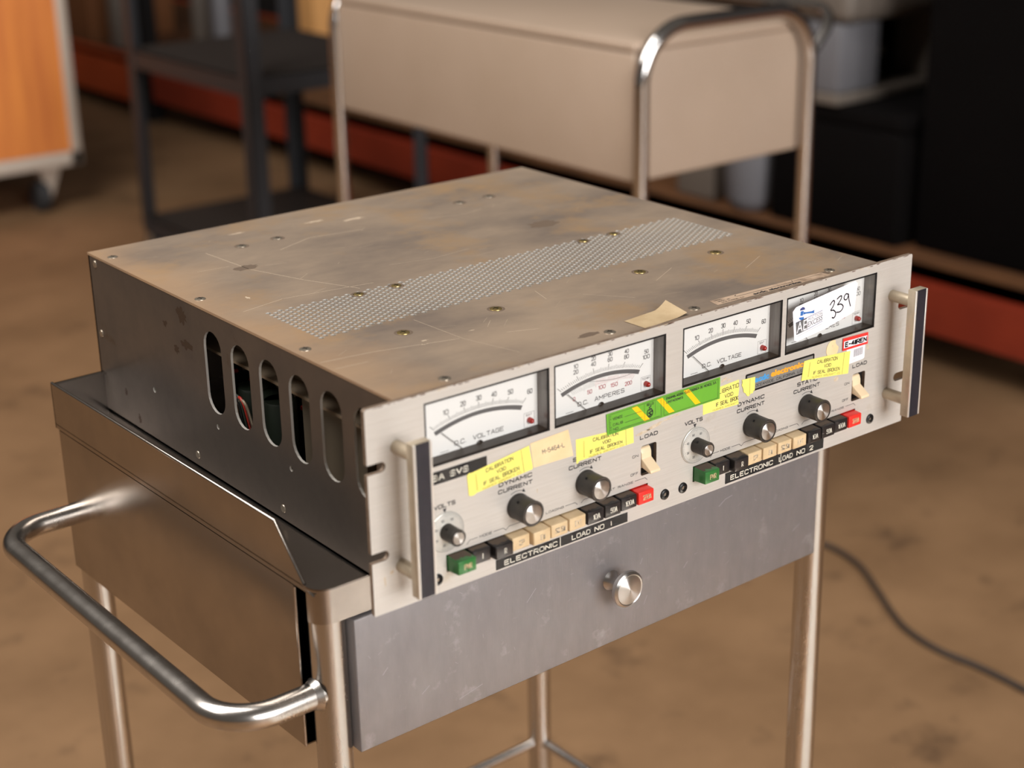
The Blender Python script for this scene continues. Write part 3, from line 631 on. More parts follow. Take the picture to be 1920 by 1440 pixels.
# nameplate
o, d = sticker('nameplate', ((310.2, 79.0), (380.0, 78.6), (380.0, 65.2), (310.2, 65.0)), .1, 'meter_black', 'maker nameplate with blue and orange lettering', [(0.01, 0), (.99, 0), (1, .06), (1, .94), (.99, 1), (.01, 1), (0, .94), (0, .06)])
d.rect(.022, .978, .1, .9, 'name_grey'); d.build('plate_face', o, False)
d = Decal(quadmap((310.2, 79.0), (380.0, 78.6), (380.0, 65.2), (310.2, 65.0), .2), 69.8, 13.7)
NX = lambda x: (x - 310.2) / 69.8
d.text('acdc', NX(319.4), NX(333.6), .42, .74, 'name_blue', .05); d.text('electronics', NX(335.4), NX(371.5), .44, .78, 'name_orange', .05)
d.text('OCEANSIDE, CALIFORNIA, U.S.A.', NX(320.5), NX(371), .17, .33, IB, .015); d.build('plate_lettering', o, False)
# round tan sticker remnant, red label, barcode label
o, d = sticker('round_sticker', ((392.2, 84.2), (405.4, 84.2), (405.4, 71.0), (392.2, 71.0)), .3, 'label_tan', 'torn round tan sticker', [(.5 + .5 * math.cos(math.radians(a)), .5 + .5 * math.sin(math.radians(a))) for a in range(62, 372, 15)] + [(.86, .62), (.72, .8)])
d.text('5', .45, .55, .6, .72, 'residue', .02); d.build('sticker_printing', o, False)
o, d = sticker('barcode_label', ((414.5, 74.5), (434.6, 74.5), (434.6, 62.0), (414.5, 61.4)), .3, 'paper_white', 'small white barcode label', [(p[0], p[1]) for p in rrect(0, 1, 0, 1, .12, 3)])
for k in range(15): d.rect(.38 + k * .034, .38 + k * .034 + (.022 if k % 3 else .014), .32, .78, 'barcode_grey')
d.text('0047', .3, .55, .12, .2, 'barcode_grey', 0); d.build('sticker_printing', o, False)
o, d = sticker('red_label', ((409.4, 83.0), (436.9, 82.0), (437.1, 73.0), (409.5, 73.4)), .75, 'label_red', 'small red and white label')
d.rect(.04, .96, .2, .74, 'paper_white'); d.text('E-4IIREN', .08, .95, .24, .68, 'label_red', .06); d.build('sticker_printing', o, False)
# auction tag on the fourth meter's cover
quad = ((354.3, 118.2), (422.4, 124.8), (419.6, 97.9), (357.7, 91.8))
o, d = sticker('lot_tag', quad, .55, 'paper_white', 'white auction lot tag with handwritten number', [(.0, .06), (.04, .0), (.5, .0), (1, .12), (1.0, .9), (.96, 1), (.14, .98), (.05, .97), (.0, .88)])
d = Decal(front(.62))
def strokes(pts, wd, m_):
    # smooth (Catmull-Rom)
    out = []
    P_ = [pts[0]] + list(pts) + [pts[-1]]
    for i_ in range(1, len(P_) - 2):
        for k in range(6):
            t = k / 6; a = [P_[i_ - 1], P_[i_], P_[i_ + 1], P_[i_ + 2]]
            out.append(tuple(.5 * (2 * a[1][j] + (a[2][j] - a[0][j]) * t + (2 * a[0][j] - 5 * a[1][j] + 4 * a[2][j] - a[3][j]) * t * t + (3 * a[1][j] - a[0][j] - 3 * a[2][j] + a[3][j]) * t ** 3) for j in (0, 1)))
    out.append(pts[-1]); d.line(out, wd, m_)
strokes([(393.3, 111.9), (395.2, 113.8), (397.0, 114.5), (397.9, 113.0), (396.6, 110.2), (394.4, 107.7), (397.2, 107.2), (399.5, 105.2), (399.5, 102.6), (397.8, 101.3), (396.2, 102.0)], .95, IB)
strokes([(400.6, 114.8), (403.0, 116.1), (405.1, 116.2), (405.0, 114.3), (403.0, 112.0), (401.4, 110.4), (404.8, 110.2), (407.3, 108.3), (406.9, 106.2), (404.2, 104.6), (400.6, 104.9)], .95, IB)
strokes([(412.0, 116.2), (409.8, 116.7), (408.0, 114.8), (408.6, 112.8), (410.8, 112.4), (412.2, 114.2), (412.6, 116.0), (413.4, 111.6), (415.4, 106.5)], .95, IB)
for a, c in (((388.8, 119.2), (389.7, 103.0)),): d.line([a, c], .12, 'barcode_grey')
for pg_, m_ in (([(361.9, 114.4), (362.4, 115.8), (364.5, 116.6), (366.5, 115.9), (367.3, 114.3), (364.5, 114.2)], 'blue_dark'), ([(362.8, 113.7), (365.8, 113.5), (365.2, 110.2), (362.5, 110.4)], 'blue_ink'),
               ([(365.7, 112.7), (368, 112.0), (374.5, 111.4), (376.8, 111.9), (376.8, 109.4), (374.5, 110.0), (368, 110.9), (365.7, 110.6)], 'blue_ink'), ([(361.0, 109.4), (366.2, 109.0), (366.5, 107.7), (364.5, 106.8), (361.9, 108.0)], 'blue_ink')): d.pg(pg_, m_)
d.pg([(358.2, 106.2), (369.3, 107.6), (370.4, 98.7), (359.3, 97.0)], 'ink_grey')
d.line([(358.2, 106.2), (385.5, 109.7)], .35, 'blue_dark'); d.line([(370.2, 98.7), (386.1, 101.6)], .35, 'blue_dark')
d.textb('AUCTION', 370.6, 385.6, 105.0, 107.4, 'barcode_grey', .0, rise=1.5); d.textb('EXCESS', 370.6, 386.0, 100.2, 104.2, 'barcode_grey', .02, rise=2.2)
d.line([(360, 95.6), (385.5, 99.6)], .2, 'barcode_grey'); d.build('tag_printing', o, False)
d = Decal(front(.68)); d.textb('AE', 359.6, 369.6, 98.2, 106.0, 'paper_white', .0, rise=.8); d.build('tag_initials', o, False)

# rack handles --------------------------------------------------------------
for hx in (21.0, 462.2):
    t = bpy.data.objects.new('rack_handle', None); COL.objects.link(t); t.parent = INS; t.location = (hx * MM, 0, 66.2 * MM); t.empty_display_size = .02
    for z in (-38.4, 38.4):
        b = MB(); b.tube([(0, 0, z * MM), (0, -20 * MM, z * MM)], 4.3 * MM, 'handle_metal', 28, False); b.build('post', t)
    b = MB(); b.box(-6.6 * MM, 6.6 * MM, -26.3 * MM, -19.4 * MM, -49 * MM, 49 * MM, 'handle_metal', .5 * MM, 2)
    b.box(-6.5 * MM, -4.9 * MM, -26.9 * MM, -26.0 * MM, -48.8 * MM, 48.8 * MM, 'handle_bright', .2 * MM, 1); b.box(4.9 * MM, 6.5 * MM, -26.9 * MM, -26.0 * MM, -48.8 * MM, 48.8 * MM, 'handle_bright', .2 * MM, 1)
    b.build('grip_bar', t)
    b = MB(); b.box(-4.9 * MM, 4.9 * MM, -26.7 * MM, -26.0 * MM, -48.9 * MM, 48.9 * MM, 'handle_insert'); b.build('grip_insert', t)['label'] = 'black plastic insert strip'

# chassis -------------------------------------------------------------------
CX0, CX1, CY0, CY1, CZ0, CZ1 = 24.8, 451.2, 3.2, 424.2, 2.6, 130.6
def obv(yc, w2, z0, z1, n=10):
    r = w2; return [(yc + r * math.cos(PI * k / n), z1 - r + r * math.sin(PI * k / n)) for k in range(n + 1)] + [(yc - r * math.cos(PI * k / n), z0 + r - r * math.sin(PI * k / n)) for k in range(n + 1)]
slots = [obv(229.5 - 38.0 * k, 12.4, 55.2, 115.6) for k in range(6)]
side_holes = slots + [circ(231, 45, 2.0, 12), circ(132, 45.8, 2.0, 12), circ(329, 44.6, 2.2, 12)]
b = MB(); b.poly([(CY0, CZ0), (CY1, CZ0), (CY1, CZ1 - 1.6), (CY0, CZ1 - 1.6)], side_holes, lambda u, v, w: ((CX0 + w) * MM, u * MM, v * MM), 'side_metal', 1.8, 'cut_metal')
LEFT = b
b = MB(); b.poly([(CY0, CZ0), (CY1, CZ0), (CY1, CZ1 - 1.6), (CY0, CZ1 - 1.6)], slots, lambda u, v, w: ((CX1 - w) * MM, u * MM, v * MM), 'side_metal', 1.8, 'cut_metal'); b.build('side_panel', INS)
b = MB(); b.box(CX0 * MM, CX1 * MM, (CY1 - 2) * MM, CY1 * MM, CZ0 * MM, (CZ1 - 1.6) * MM, 'side_metal'); b.build('back_panel', INS)
b = MB(); b.box(CX0 * MM, CX1 * MM, CY0 * MM, CY1 * MM, CZ0 * MM, (CZ0 + 1.6) * MM, 'side_metal'); b.build('bottom_plate', INS)
# perforated top cover: staggered round holes, cut for real
def top_cover():
    b = MB(); zt, th = CZ1, 1.8
    a_ = 5.21; xp = 4.512; px0, px1 = 50.6, 50.6 + 84 * xp; py0 = 127.6; py1 = py0 + 14 * a_; r = 2.08; n = 10
    fn = lambda u, v, w: (u * MM, v * MM, (zt - w) * MM)
    X0, X1, Y0, Y1 = CX0 - .3, CX1 + .3, CY0, CY1 + .3
    for q in (((X0, Y0), (X1, py0)), ((X0, py1), (X1, Y1)), ((X0, py0), (px0, py1)), ((px1, py0), (X1, py1))):
        (xa, ya), (xb, yb) = q
        for zz in (0, th): b.add([fn(xa, ya, zz), fn(xb, ya, zz), fn(xb, yb, zz), fn(xa, yb, zz)], [(0, 1, 2, 3)], 'cover_metal')
    rim = [(X0, Y0), (X1, Y0), (X1, Y1), (X0, Y1)]
    b.add([fn(x, y, 0) for x, y in rim] + [fn(x, y, th) for x, y in rim], [(i, (i + 1) % 4, 4 + (i + 1) % 4, 4 + i) for i in range(4)], 'cover_metal')
    for cI in range(84):
        xa = px0 + cI * xp; xb = xa + xp; cx = (xa + xb) / 2; odd = cI % 2
        rows = 14 if True else 13
        ya0 = py0 + (a_ / 2 if odd else 0); cnt = 13 if odd else 14
        if odd:
            for (p, q) in ((py0, py0 + a_ / 2), (py1 - a_ / 2, py1)):
                for zz in (0, th): b.add([fn(xa, p, zz), fn(xb, p, zz), fn(xb, q, zz), fn(xa, q, zz)], [(0, 1, 2, 3)], 'cover_metal')
        for k in range(cnt):
            y0 = ya0 + k * a_; y1 = y0 + a_; cy = (y0 + y1) / 2
            ring = [(cx + r * math.cos(2 * PI * j / n + PI / n), cy + r * math.sin(2 * PI * j / n + PI / n)) for j in range(n)]
            box_ = []
            for j in range(n):
                q = 2 * PI * j / n + PI / n; dx, dy = math.cos(q), math.sin(q); s_ = min((xp / 2) / abs(dx) if abs(dx) > 1e-6 else 9e9, (a_ / 2) / abs(dy) if abs(dy) > 1e-6 else 9e9)
                box_.append((cx + dx * s_, cy + dy * s_))
            corners = [(xb, y1), (xa, y1), (xa, y0), (xb, y0)]
            # insert the corners in angular order
            outer_ = sorted([(math.atan2(p[1] - cy, p[0] - cx) % (2 * PI), p, j) for j, p in enumerate(box_)] + [(math.atan2(p[1] - cy, p[0] - cx) % (2 * PI), p, -1) for p in corners])
            vv = ring + [p for _, p, _ in outer_]; no = len(outer_)
            faces = []; idx = {j: i for i, (_, _, j) in enumerate(outer_) if j >= 0}
            for j in range(n):
                j2 = (j + 1) % n; i0 = idx[j]; i1 = idx[j2]; chain = [i0]
                while chain[-1] != i1: chain.append((chain[-1] + 1) % no)
                faces.append([j2, j] + [n + c_ for c_ in chain])
            b.add([fn(x, y, 0) for x, y in vv], faces, 'cover_metal')
            b.add([fn(x, y, 0) for x, y in ring] + [fn(x, y, th) for x, y in ring], [(j, (j + 1) % n, n + (j + 1) % n, n + j) for j in range(n)], 'cut_metal')
    return b
TOP = top_cover()
tp = lambda off: (lambda u, v: (u * MM, v * MM, (CZ1 + off) * MM))
d = Decal(tp(.04))
for pts, wd in (([(92, 360), (96, 299), (112, 249), (131, 205)], .5), ([(41, 212), (77, 220), (105, 216), (146, 210)], .45), ([(27, 90), (63, 85), (94, 77), (119, 70)], .5), ([(28, 74), (50, 72)], .4), ([(119, 121), (121, 68), (132, 24)], .3),
                ([(220, 118), (214, 98)], .35), ([(63, 319), (88, 316)], .4), ([(110, 300), (125, 296)], .3), ([(180, 240), (214, 232), (250, 236)], .3), ([(240, 90), (262, 60)], .3), ([(300, 80), (330, 96)], .3), ([(370, 60), (400, 75)], .3), ([(150, 60), (170, 52)], .5), ([(140, 330), (175, 345), (220, 338)], .5), ([(280, 330), (310, 322), (330, 326)], .4)):
    d.line(pts, wd, 'scratch_bright')
for _ in range(60):
    x, y = random.uniform(40, 440), random.uniform(15, 410)
    if 120 < y < 207: continue
    a = random.uniform(-.6, .9); l = random.uniform(4, 16); d.line([(x, y), (x + l * math.cos(a), y + l * math.sin(a))], random.uniform(.12, .25), 'scratch_bright')
for x, y, rx, ry in ((100, 82, 3.5, 1.5), (96, 76, 3, 1.2), (135, 78, 3, 1.0), (60, 238, 2, 4), (235, 370, 14, 3), (205, 385, 14, 2.5), (140, 395, 10, 2)): blotch(d, x, y, rx, ry, 'scratch_bright', jag=.7)
for x, y, rx, ry in ((338, 254, 17, 10), (96, 305, 12, 7), (400, 14, 12, 4), (186, 21, 10, 4)): blotch(d, x, y, rx, ry, 'stain_dark')
TOP.merge(d); TOP.build('top_cover', INS, False)['label'] = 'stained brown top cover with a perforated band'
d = Decal(lambda u, v: ((CX0 - .04) * MM, u * MM, v * MM))
for y, z, rx, rz in ((272, 117, 10, 8), (300, 104, 4, 3), (268, 96, 10, 5), (285, 88, 5, 4), (380, 28, 3, 4), (360, 12, 3, 5)): blotch(d, y, z, rx, rz, 'stain_side', jag=.6)
LEFT.merge(d); LEFT.build('side_panel', INS, False)['label'] = 'left side panel with six oval vents'
# screws
def screw(x, y, r, m_, notch=False):
    b = MB(); b.lathe((x * MM, y * MM, CZ1 * MM), [(r * MM, 0), (r * .96 * MM, .35 * MM), (r * .5 * MM, .7 * MM), (0, .75 * MM)], m_, axis=2, n=20)
    b.box((x - r * .55) * MM, (x + r * .55) * MM, (y - .3) * MM, (y + .3) * MM, (CZ1 + .3) * MM, (CZ1 + .82) * MM, 'meter_black'); b.box((x - .3) * MM, (x + .3) * MM, (y - r * .55) * MM, (y + r * .55) * MM, (CZ1 + .3) * MM, (CZ1 + .82) * MM, 'meter_black')
    if notch: b.lathe((x * MM, y * MM, CZ1 * MM), [((r + .4) * MM, .05 * MM), ((r + 1.6) * MM, .12 * MM), ((r + 1.9) * MM, .02 * MM)], 'stain_dark', axis=2, n=20)
    b.build('screw', INS)
for x, y in ((33.4, 398.5), (33.2, 258), (33, 117.8), (68.4, 16.3), (200, 16.2), (275.3, 16), (410, 16)): screw(x, y, 4.0, 'screw_steel')
for x, y in ((98.6, 103.6), (174.4, 103.5), (305.6, 103.3), (382.2, 103.4)): screw(x, y, 4.4, 'brass', True)
for x, y in ((122.6, 193.6), (154, 193), (329.3, 194), (360.3, 194)): screw(x, y, 3.6, 'brass', True)
for x, y in ((122.8, 359.3), (155.5, 360.6), (329.6, 355.4), (361.1, 355.8)): screw(x, y, 4.0, 'screw_steel', True)
for y, z in ((266.5, 12.4), (146.5, 12.0), (413, 123.5), (415, 67)):
    b = MB(); b.lathe((CX0 * MM, y * MM, z * MM), [(3 * MM, 0), (2.7 * MM, -.5 * MM), (0, -.8 * MM)], 'screw_steel', axis=0, n=16); b.build('screw', INS)
# paper strips on the cover
d = Decal(tp(.12)); fnq = lambda TL, TR, BR, BL: (lambda s_, t_: (((1 - s_) * (1 - t_) * BL[0] + s_ * (1 - t_) * BR[0] + s_ * t_ * TR[0] + (1 - s_) * t_ * TL[0]), ((1 - s_) * (1 - t_) * BL[1] + s_ * (1 - t_) * BR[1] + s_ * t_ * TR[1] + (1 - s_) * t_ * TL[1])))
q = fnq((293.9, 20.5), (401, 16.5), (402, 7), (291.9, 10.5))
b = Decal(lambda u, v: (q(u, v)[0] * MM, q(u, v)[1] * MM, (CZ1 + .15) * MM)); b.pg([(0, 0), (1, 0), (1, 1), (0, 1)], 'label_dull'); o = b.build('data_label', INS, False); o['label'] = 'thin printed maker label'
d = Decal(lambda u, v: (q(u, v)[0] * MM, q(u, v)[1] * MM, (CZ1 + .22) * MM), 107, 10)
for k, (s_, a, c) in enumerate((('MODEL', .03, .10), ('SERIAL NO', .04, .14), ('OCEANSIDE, CA', .05, .24))): d.text(s_, a, c, .74 - k * .3, .9 - k * .3, IB, .01)
d.text('acdc electronics', .32, .74, .08, .42, IB, .05); d.line([(.22, .9), (.20, .75), (.21, .6), (.70, .58), (.72, .9)], .4, IB); d.line([(.72, .7), (.98, .66)], .3, IB)
d.build('label_printing', o, False)
# masking tape, end curling up
b = MB(); n = 12; vs_ = []
for k in range(n + 1):
    s_ = k / n; lift = .3 + 5.0 * max(0, s_ - .72) ** 1.5 / .28 ** 1.5
    vs_ += [((222 + 40 * s_) * MM, (6 + 3 * s_) * MM, (CZ1 + .15 + lift * .3) * MM), ((221 + 41 * s_) * MM, (26 + 4 * s_) * MM, (CZ1 + .15 + lift) * MM)]
b.add(vs_, [(2 * k, 2 * k + 2, 2 * k + 3, 2 * k + 1) for k in range(n)], 'masking_tape', True); b.build('masking_tape', INS, False)['label'] = 'scrap of cream masking tape'
# inside, seen through the oval vents
b = MB(); b.box(60 * MM, 120 * MM, 95 * MM, 175 * MM, 4.3 * MM, 88 * MM, 'component_grey', 2 * MM); b.box(66 * MM, 114 * MM, 88 * MM, 182 * MM, 22 * MM, 70 * MM, 'component_brown', 6 * MM, 4); b.build('transformer', INS)
b = MB(); b.box(48 * MM, 52 * MM, 20 * MM, 400 * MM, 96 * MM, 112 * MM, 'component_grey'); b.box(34 * MM, 52 * MM, 20 * MM, 400 * MM, 94 * MM, 96 * MM, 'component_grey'); b.build('mounting_rail', INS)
for y in (58, 212, 236, 200):
    b = MB(); b.lathe((58 * MM, y * MM, 4.3 * MM), [(0, 62 * MM), (11 * MM, 62 * MM), (12 * MM, 60 * MM), (12 * MM, 0)], 'component_brown' if y == 58 else 'component_green', axis=2, n=24); b.build('capacitor', INS)
b = MB(); b.box(72 * MM, 75 * MM, 190 * MM, 300 * MM, 6 * MM, 84 * MM, 'dark_inside')
for k in range(14): b.lathe((71.5 * MM, (190 + 8 * k) * MM, (60 + 9 * math.sin(k * 2.1)) * MM), [(0, -3 * MM), (1.6 * MM, -3 * MM), (1.8 * MM, 1 * MM)], 'component_red' if k % 3 == 0 else 'component_grey', axis=0, n=10)
b.build('circuit_board', INS)
b = MB()
for k in range(5): b.tube(fillet([(40 * MM, (200 + 6 * k) * MM, 30 * MM), (38 * MM, (215 + 4 * k) * MM, (70 + 3 * k) * MM), (42 * MM, (240 + 2 * k) * MM, 50 * MM), (44 * MM, (250 + 3 * k) * MM, 12 * MM)], .008, 4), 1.1 * MM, ('component_grey', 'component_red', 'component_green', 'meter_black', 'component_brown')[k], 8)
b.build('wiring', INS)

# ================================================================ steel cart
CART = thing('utility_cart', 'stainless steel cart with grey drawer and tubular side handle, holding the electronic load', 'cart', (0, 0.057, 0), 0.0165)
Lr = 0.0117; LX, LY = 0.460, 0.349
for i_, (x, y) in enumerate(((0, 0), (LX, 0), (LX, LY), (0, LY))):
    b = MB(); b.tube([(x, y, 0.09), (x, y, G - .002)], Lr, 'stainless_tube', 32, True); b.build('leg', CART)
    b = MB(); b.tube([(x, y, .075), (x, y, .095)], .006, 'chrome', 12)
    for s_ in (-1, 1): b.box(x + s_ * .013 - .0015, x + s_ * .013 + .0015, y - .012, y + .02, .025, .08, 'chrome')
    b.box(x - .0145, x + .0145, y - .012, y + .02, .074, .077, 'chrome')
    b.lathe((x, y + .008, .031), [(0, -.011), (.029, -.011), (.031, -.008), (.031, .008), (.029, .011), (0, .011)], 'caster_rubber', axis=0, n=28)
    b.build('caster', CART)
# tray: flat deck, raised lips on left, back and right, slanted front ends
T = G + .0024; O = .0135
def tray():
    b = MB(); th = .0012; x0, x1 = -O, LX + O; y0, y1 = -O + .001, LY + O
    r = .0125
    # deck outline with rounded front corners
    out = [(x0, y1), (x0, y0 + r)] + [(x0 + r - r * math.cos(a), y0 + r - r * math.sin(a)) for a in [PI / 2 * k / 6 for k in range(1, 7)]] + [(x1 - r + r * math.sin(a), y0 + r - r * math.cos(a)) for a in [PI / 2 * k / 6 for k in range(0, 7)]] + [(x1, y1)]
    b.poly(out, [], lambda u, v, w: (u, v, T - w), 'stainless', th)
    # front apron following the rounded corners
    seg = out[1:-1]
    for p, q_ in zip(seg[:-1], seg[1:]): b.add([(p[0], p[1], T), (q_[0], q_[1], T), (q_[0], q_[1], T - .0245), (p[0], p[1], T - .0245)], [(0, 1, 2, 3)], 'stainless', True)
    b.box(x0 + r, x1 - r, y0 + .0005, y0 + .0025, T - .0245, T - .0002, 'stainless')
    hl = .0325
    for sx, xo in ((-1, x0), (1, x1)):
        # lip profile in (y,z): slanted front end
        prof = [(y0 + .016, T - .0005), (y0 + .046, T + hl), (y1, T + hl), (y1, T - .004), (y0 + .004, T - .004)]
        vv = [(xo, p[0], p[1]) for p in prof] + [(xo - sx * .0015, p[0], p[1]) for p in prof]; k = len(prof)
        b.add(vv, [tuple(range(k)), tuple(range(2 * k - 1, k - 1, -1))] + [(i_, (i_ + 1) % k, k + (i_ + 1) % k, k + i_) for i_ in range(k)], 'stainless')
        b.tube([(xo - sx * .0012, y0 + .016, T), (xo - sx * .0012, y0 + .046, T + hl), (xo - sx * .0012, y1, T + hl)], .0013, 'stainless', 10)
    b.box(x0, x1, y1 - .0015, y1, T - .004, T + hl, 'stainless'); b.box(x0 + .001, x1 - .001, y1 - .006, y1, T + hl - .0015, T + hl, 'stainless')
    # sloped fold from deck up to the left lip
    return b
tray().build('tray', CART)
# drawer housing: side panels, back and bottom
b = MB()
for xo in (-.0128, LX + .0118): b.box(xo, xo + .001, .0155, LY + .0095, G - .120, G - .003, 'stainless')
b.box(-.012, LX + .012, LY + .0085, LY + .0095, G - .120, G - .003, 'stainless'); b.box(-.012, LX + .012, .0155, LY + .009, G - .120, G - .119, 'stainless')
for xo, s_ in ((-.0128, 1), (LX + .0128, -1)): b.tube([(xo + s_ * .0006, .0155, G - .120), (xo + s_ * .0006, .0155, G - .004)], .0011, 'stainless', 8)
b.build('drawer_housing', CART)
DR = bpy.data.objects.new('drawer', None); COL.objects.link(DR); DR.parent = CART; DR.location = (0, -.0152, G); DR.empty_display_size = .05
b = MB(); b.box(.0104, .4475, 0, .014, -.1200, -.0238, 'stainless_drawer', .0009, 2); d = Decal(lambda u, v: (u * MM, -.05 * MM, v * MM))
for pts in (((60, -96), (66, -92)), ((336, -45), (343, -41), (350, -40)), ((256, -66), (258, -62)), ((90, -112), (110, -108)), ((150, -60), (158, -52)), ((300, -84), (304, -80)), ((420, -92), (428, -88)), ((30, -70), (34, -66)), ((260, -100), (263, -94))): d.line(pts, .45, 'drawer_scratch')
for _ in range(40):
    x, z = random.uniform(15, 440), random.uniform(-116, -30); a = random.uniform(0, PI); d.line([(x, z), (x + 3 * math.cos(a), z + 3 * math.sin(a))], .18, 'drawer_scratch')
b.merge(d); b.build('drawer_front', DR, False)['label'] = 'brushed grey drawer front'
b = MB(); b.box(.016, .444, .0142, .33, -.116, -.03, 'stainless'); b.build('drawer_box', DR)
b = MB(); b.lathe((0, 0, 0), [(.0075, 0), (.0068, -.0015), (.0048, -.004), (.0045, -.009), (.0075, -.0125), (.0125, -.0145), (.0136, -.0165), (.0134, -.0185), (.0118, -.0200), (.0112, -.0196), (.0108, -.0196), (.0102, -.0200), (0.0001, -.0206)], 'knob_steel', n=48)
kb = b.build('drawer_knob', DR); kb['label'] = 'round steel knob'; kb.location = (.2275, 0, -.0695)
kb.data.materials.clear(); kb.data.materials.append(MATS['cap_metal'])
# side handle
b = MB(); hz = G - .075
pts = fillet([(-.006, .0, hz), (-.074, .0, hz), (-.074, LY, hz + .004), (-.006, LY, hz + .004)], .034, 12)
b.tube(pts, .0087, 'stainless_tube', 28); b.tube([(-.0112, 0, hz), (-.0155, 0, hz)], [.0112, .0088], 'stainless_tube', 24, False)
b.build('side_handle', CART)
b = MB(); z = G - .478
for p, q_ in (((0, 0), (LX, 0)), ((LX, 0), (LX, LY)), ((LX, LY), (0, LY)), ((0, LY), (0, 0))): b.tube([(p[0], p[1], z), (q_[0], q_[1], z)], .0048, 'chrome', 14)
b.build('lower_rails', CART)

# ================================================================ tan cart behind
TX0, TX1, TY0, TY1 = 1.262, 1.655, 1.166, 2.03; TB, TT = G - .150, G + .070
TAN = thing('laminate_cart', 'large tan laminate box cart on chrome tube legs standing behind the electronic load', 'cart', ((TX0 + TX1) / 2, (TY0 + TY1) / 2, 0))
def L3(x, y, z): return (x - (TX0 + TX1) / 2, y - (TY0 + TY1) / 2, z)
b = MB(); a0 = L3(TX0, TY0, TB); a1 = L3(TX1, TY1, TT); b.box(a0[0], a1[0], a0[1], a1[1], a0[2], a1[2] - .012, 'tan_laminate', .006, 3); b.build('cabinet_box', TAN)
b = MB(); b.box(a0[0] - .002, a1[0] + .002, a0[1] - .002, a1[1] + .002, a1[2] - .0115, a1[2] + .004, 'tan_laminate', .005, 3); b.build('top_board', TAN)
for y in (TY0 - .014, TY1 + .014):
    b = MB(); pts = fillet([L3(TX0 + .004, y, .085), L3(TX0 + .004, y, TT + .026), L3(TX1 - .004, y, TT + .026), L3(TX1 - .004, y, .085)], .09, 12)
    b.tube(pts, .0125, 'chrome', 24); b.build('tube_frame', TAN)
    for x in (TX0 + .004, TX1 - .004):
        p = L3(x, y, 0); b = MB(); b.lathe((p[0], p[1], .037), [(0, -.013), (.034, -.013), (.037, -.009), (.037, .009), (.034, .013), (0, .013)], 'caster_rubber', axis=0, n=24)
        for s_ in (-1, 1): b.box(p[0] + s_ * .016 - .0015, p[0] + s_ * .016 + .0015, p[1] - .012, p[1] + .012, .03, .088, 'chrome')
        b.box(p[0] - .0175, p[0] + .0175, p[1] - .012, p[1] + .012, .084, .09, 'chrome'); b.build('caster', TAN)
b = MB(); xr = TX1 - .004
b.tube(fillet([L3(xr, TY0 - .012, TT - .06), L3(xr + .07, TY0 - .012, TT + .012), L3(xr + .07, TY1 + .012, TT + .012), L3(xr, TY1 + .012, TT - .06)], .05, 8), .010, 'chrome', 16); b.build('push_bar', TAN)

# ================================================================ black cart
BX0, BX1, BY0, BY1 = 1.495, 2.02, 2.83, 3.50
BLK = thing('shelf_cart', 'black painted metal shelf cart with angle posts, left of the tan cart', 'cart', (BX0, BY0, 0))
bw, bd = BX1 - BX0, BY1 - BY0
for z in (.125, .60):
    b = MB(); b.box(0, bw, 0, bd, z - .004, z, 'shelf_grey'); 
    for q_ in ((0, bw, 0, .003), (0, bw, bd - .003, bd), (0, .003, 0, bd), (bw - .003, bw, 0, bd)): b.box(q_[0], q_[1], q_[2], q_[3], z - .05, z, 'black_paint')
    b.build('shelf', BLK)
for x, y, sx, sy in ((0, 0, 1, 1), (bw, 0, -1, 1), (0, bd, 1, -1), (bw, bd, -1, -1)):
    b = MB(); b.box(min(x - sx * .003, x + sx * .04), max(x - sx * .003, x + sx * .04), min(y - sy * .003, y), max(y - sy * .003, y), .09, 1.02, 'black_paint'); b.box(min(x - sx * .003, x), max(x - sx * .003, x), min(y - sy * .003, y + sy * .04), max(y - sy * .003, y + sy * .04), .09, 1.02, 'black_paint'); b.build('post', BLK)
    b = MB(); cx, cy = x + sx * .02, y + sy * .02; b.lathe((cx, cy, .04), [(0, -.014), (.037, -.014), (.04, -.01), (.04, .01), (.037, .014), (0, .014)], 'caster_rubber', axis=0, n=24)
    b.box(cx - .018, cx - .0155, cy - .012, cy + .012, .03, .088, 'component_grey'); b.box(cx + .0155, cx + .018, cy - .012, cy + .012, .03, .088, 'component_grey'); b.box(cx - .018, cx + .018, cy - .02, cy + .02, .084, .09, 'component_grey'); b.build('caster', BLK)

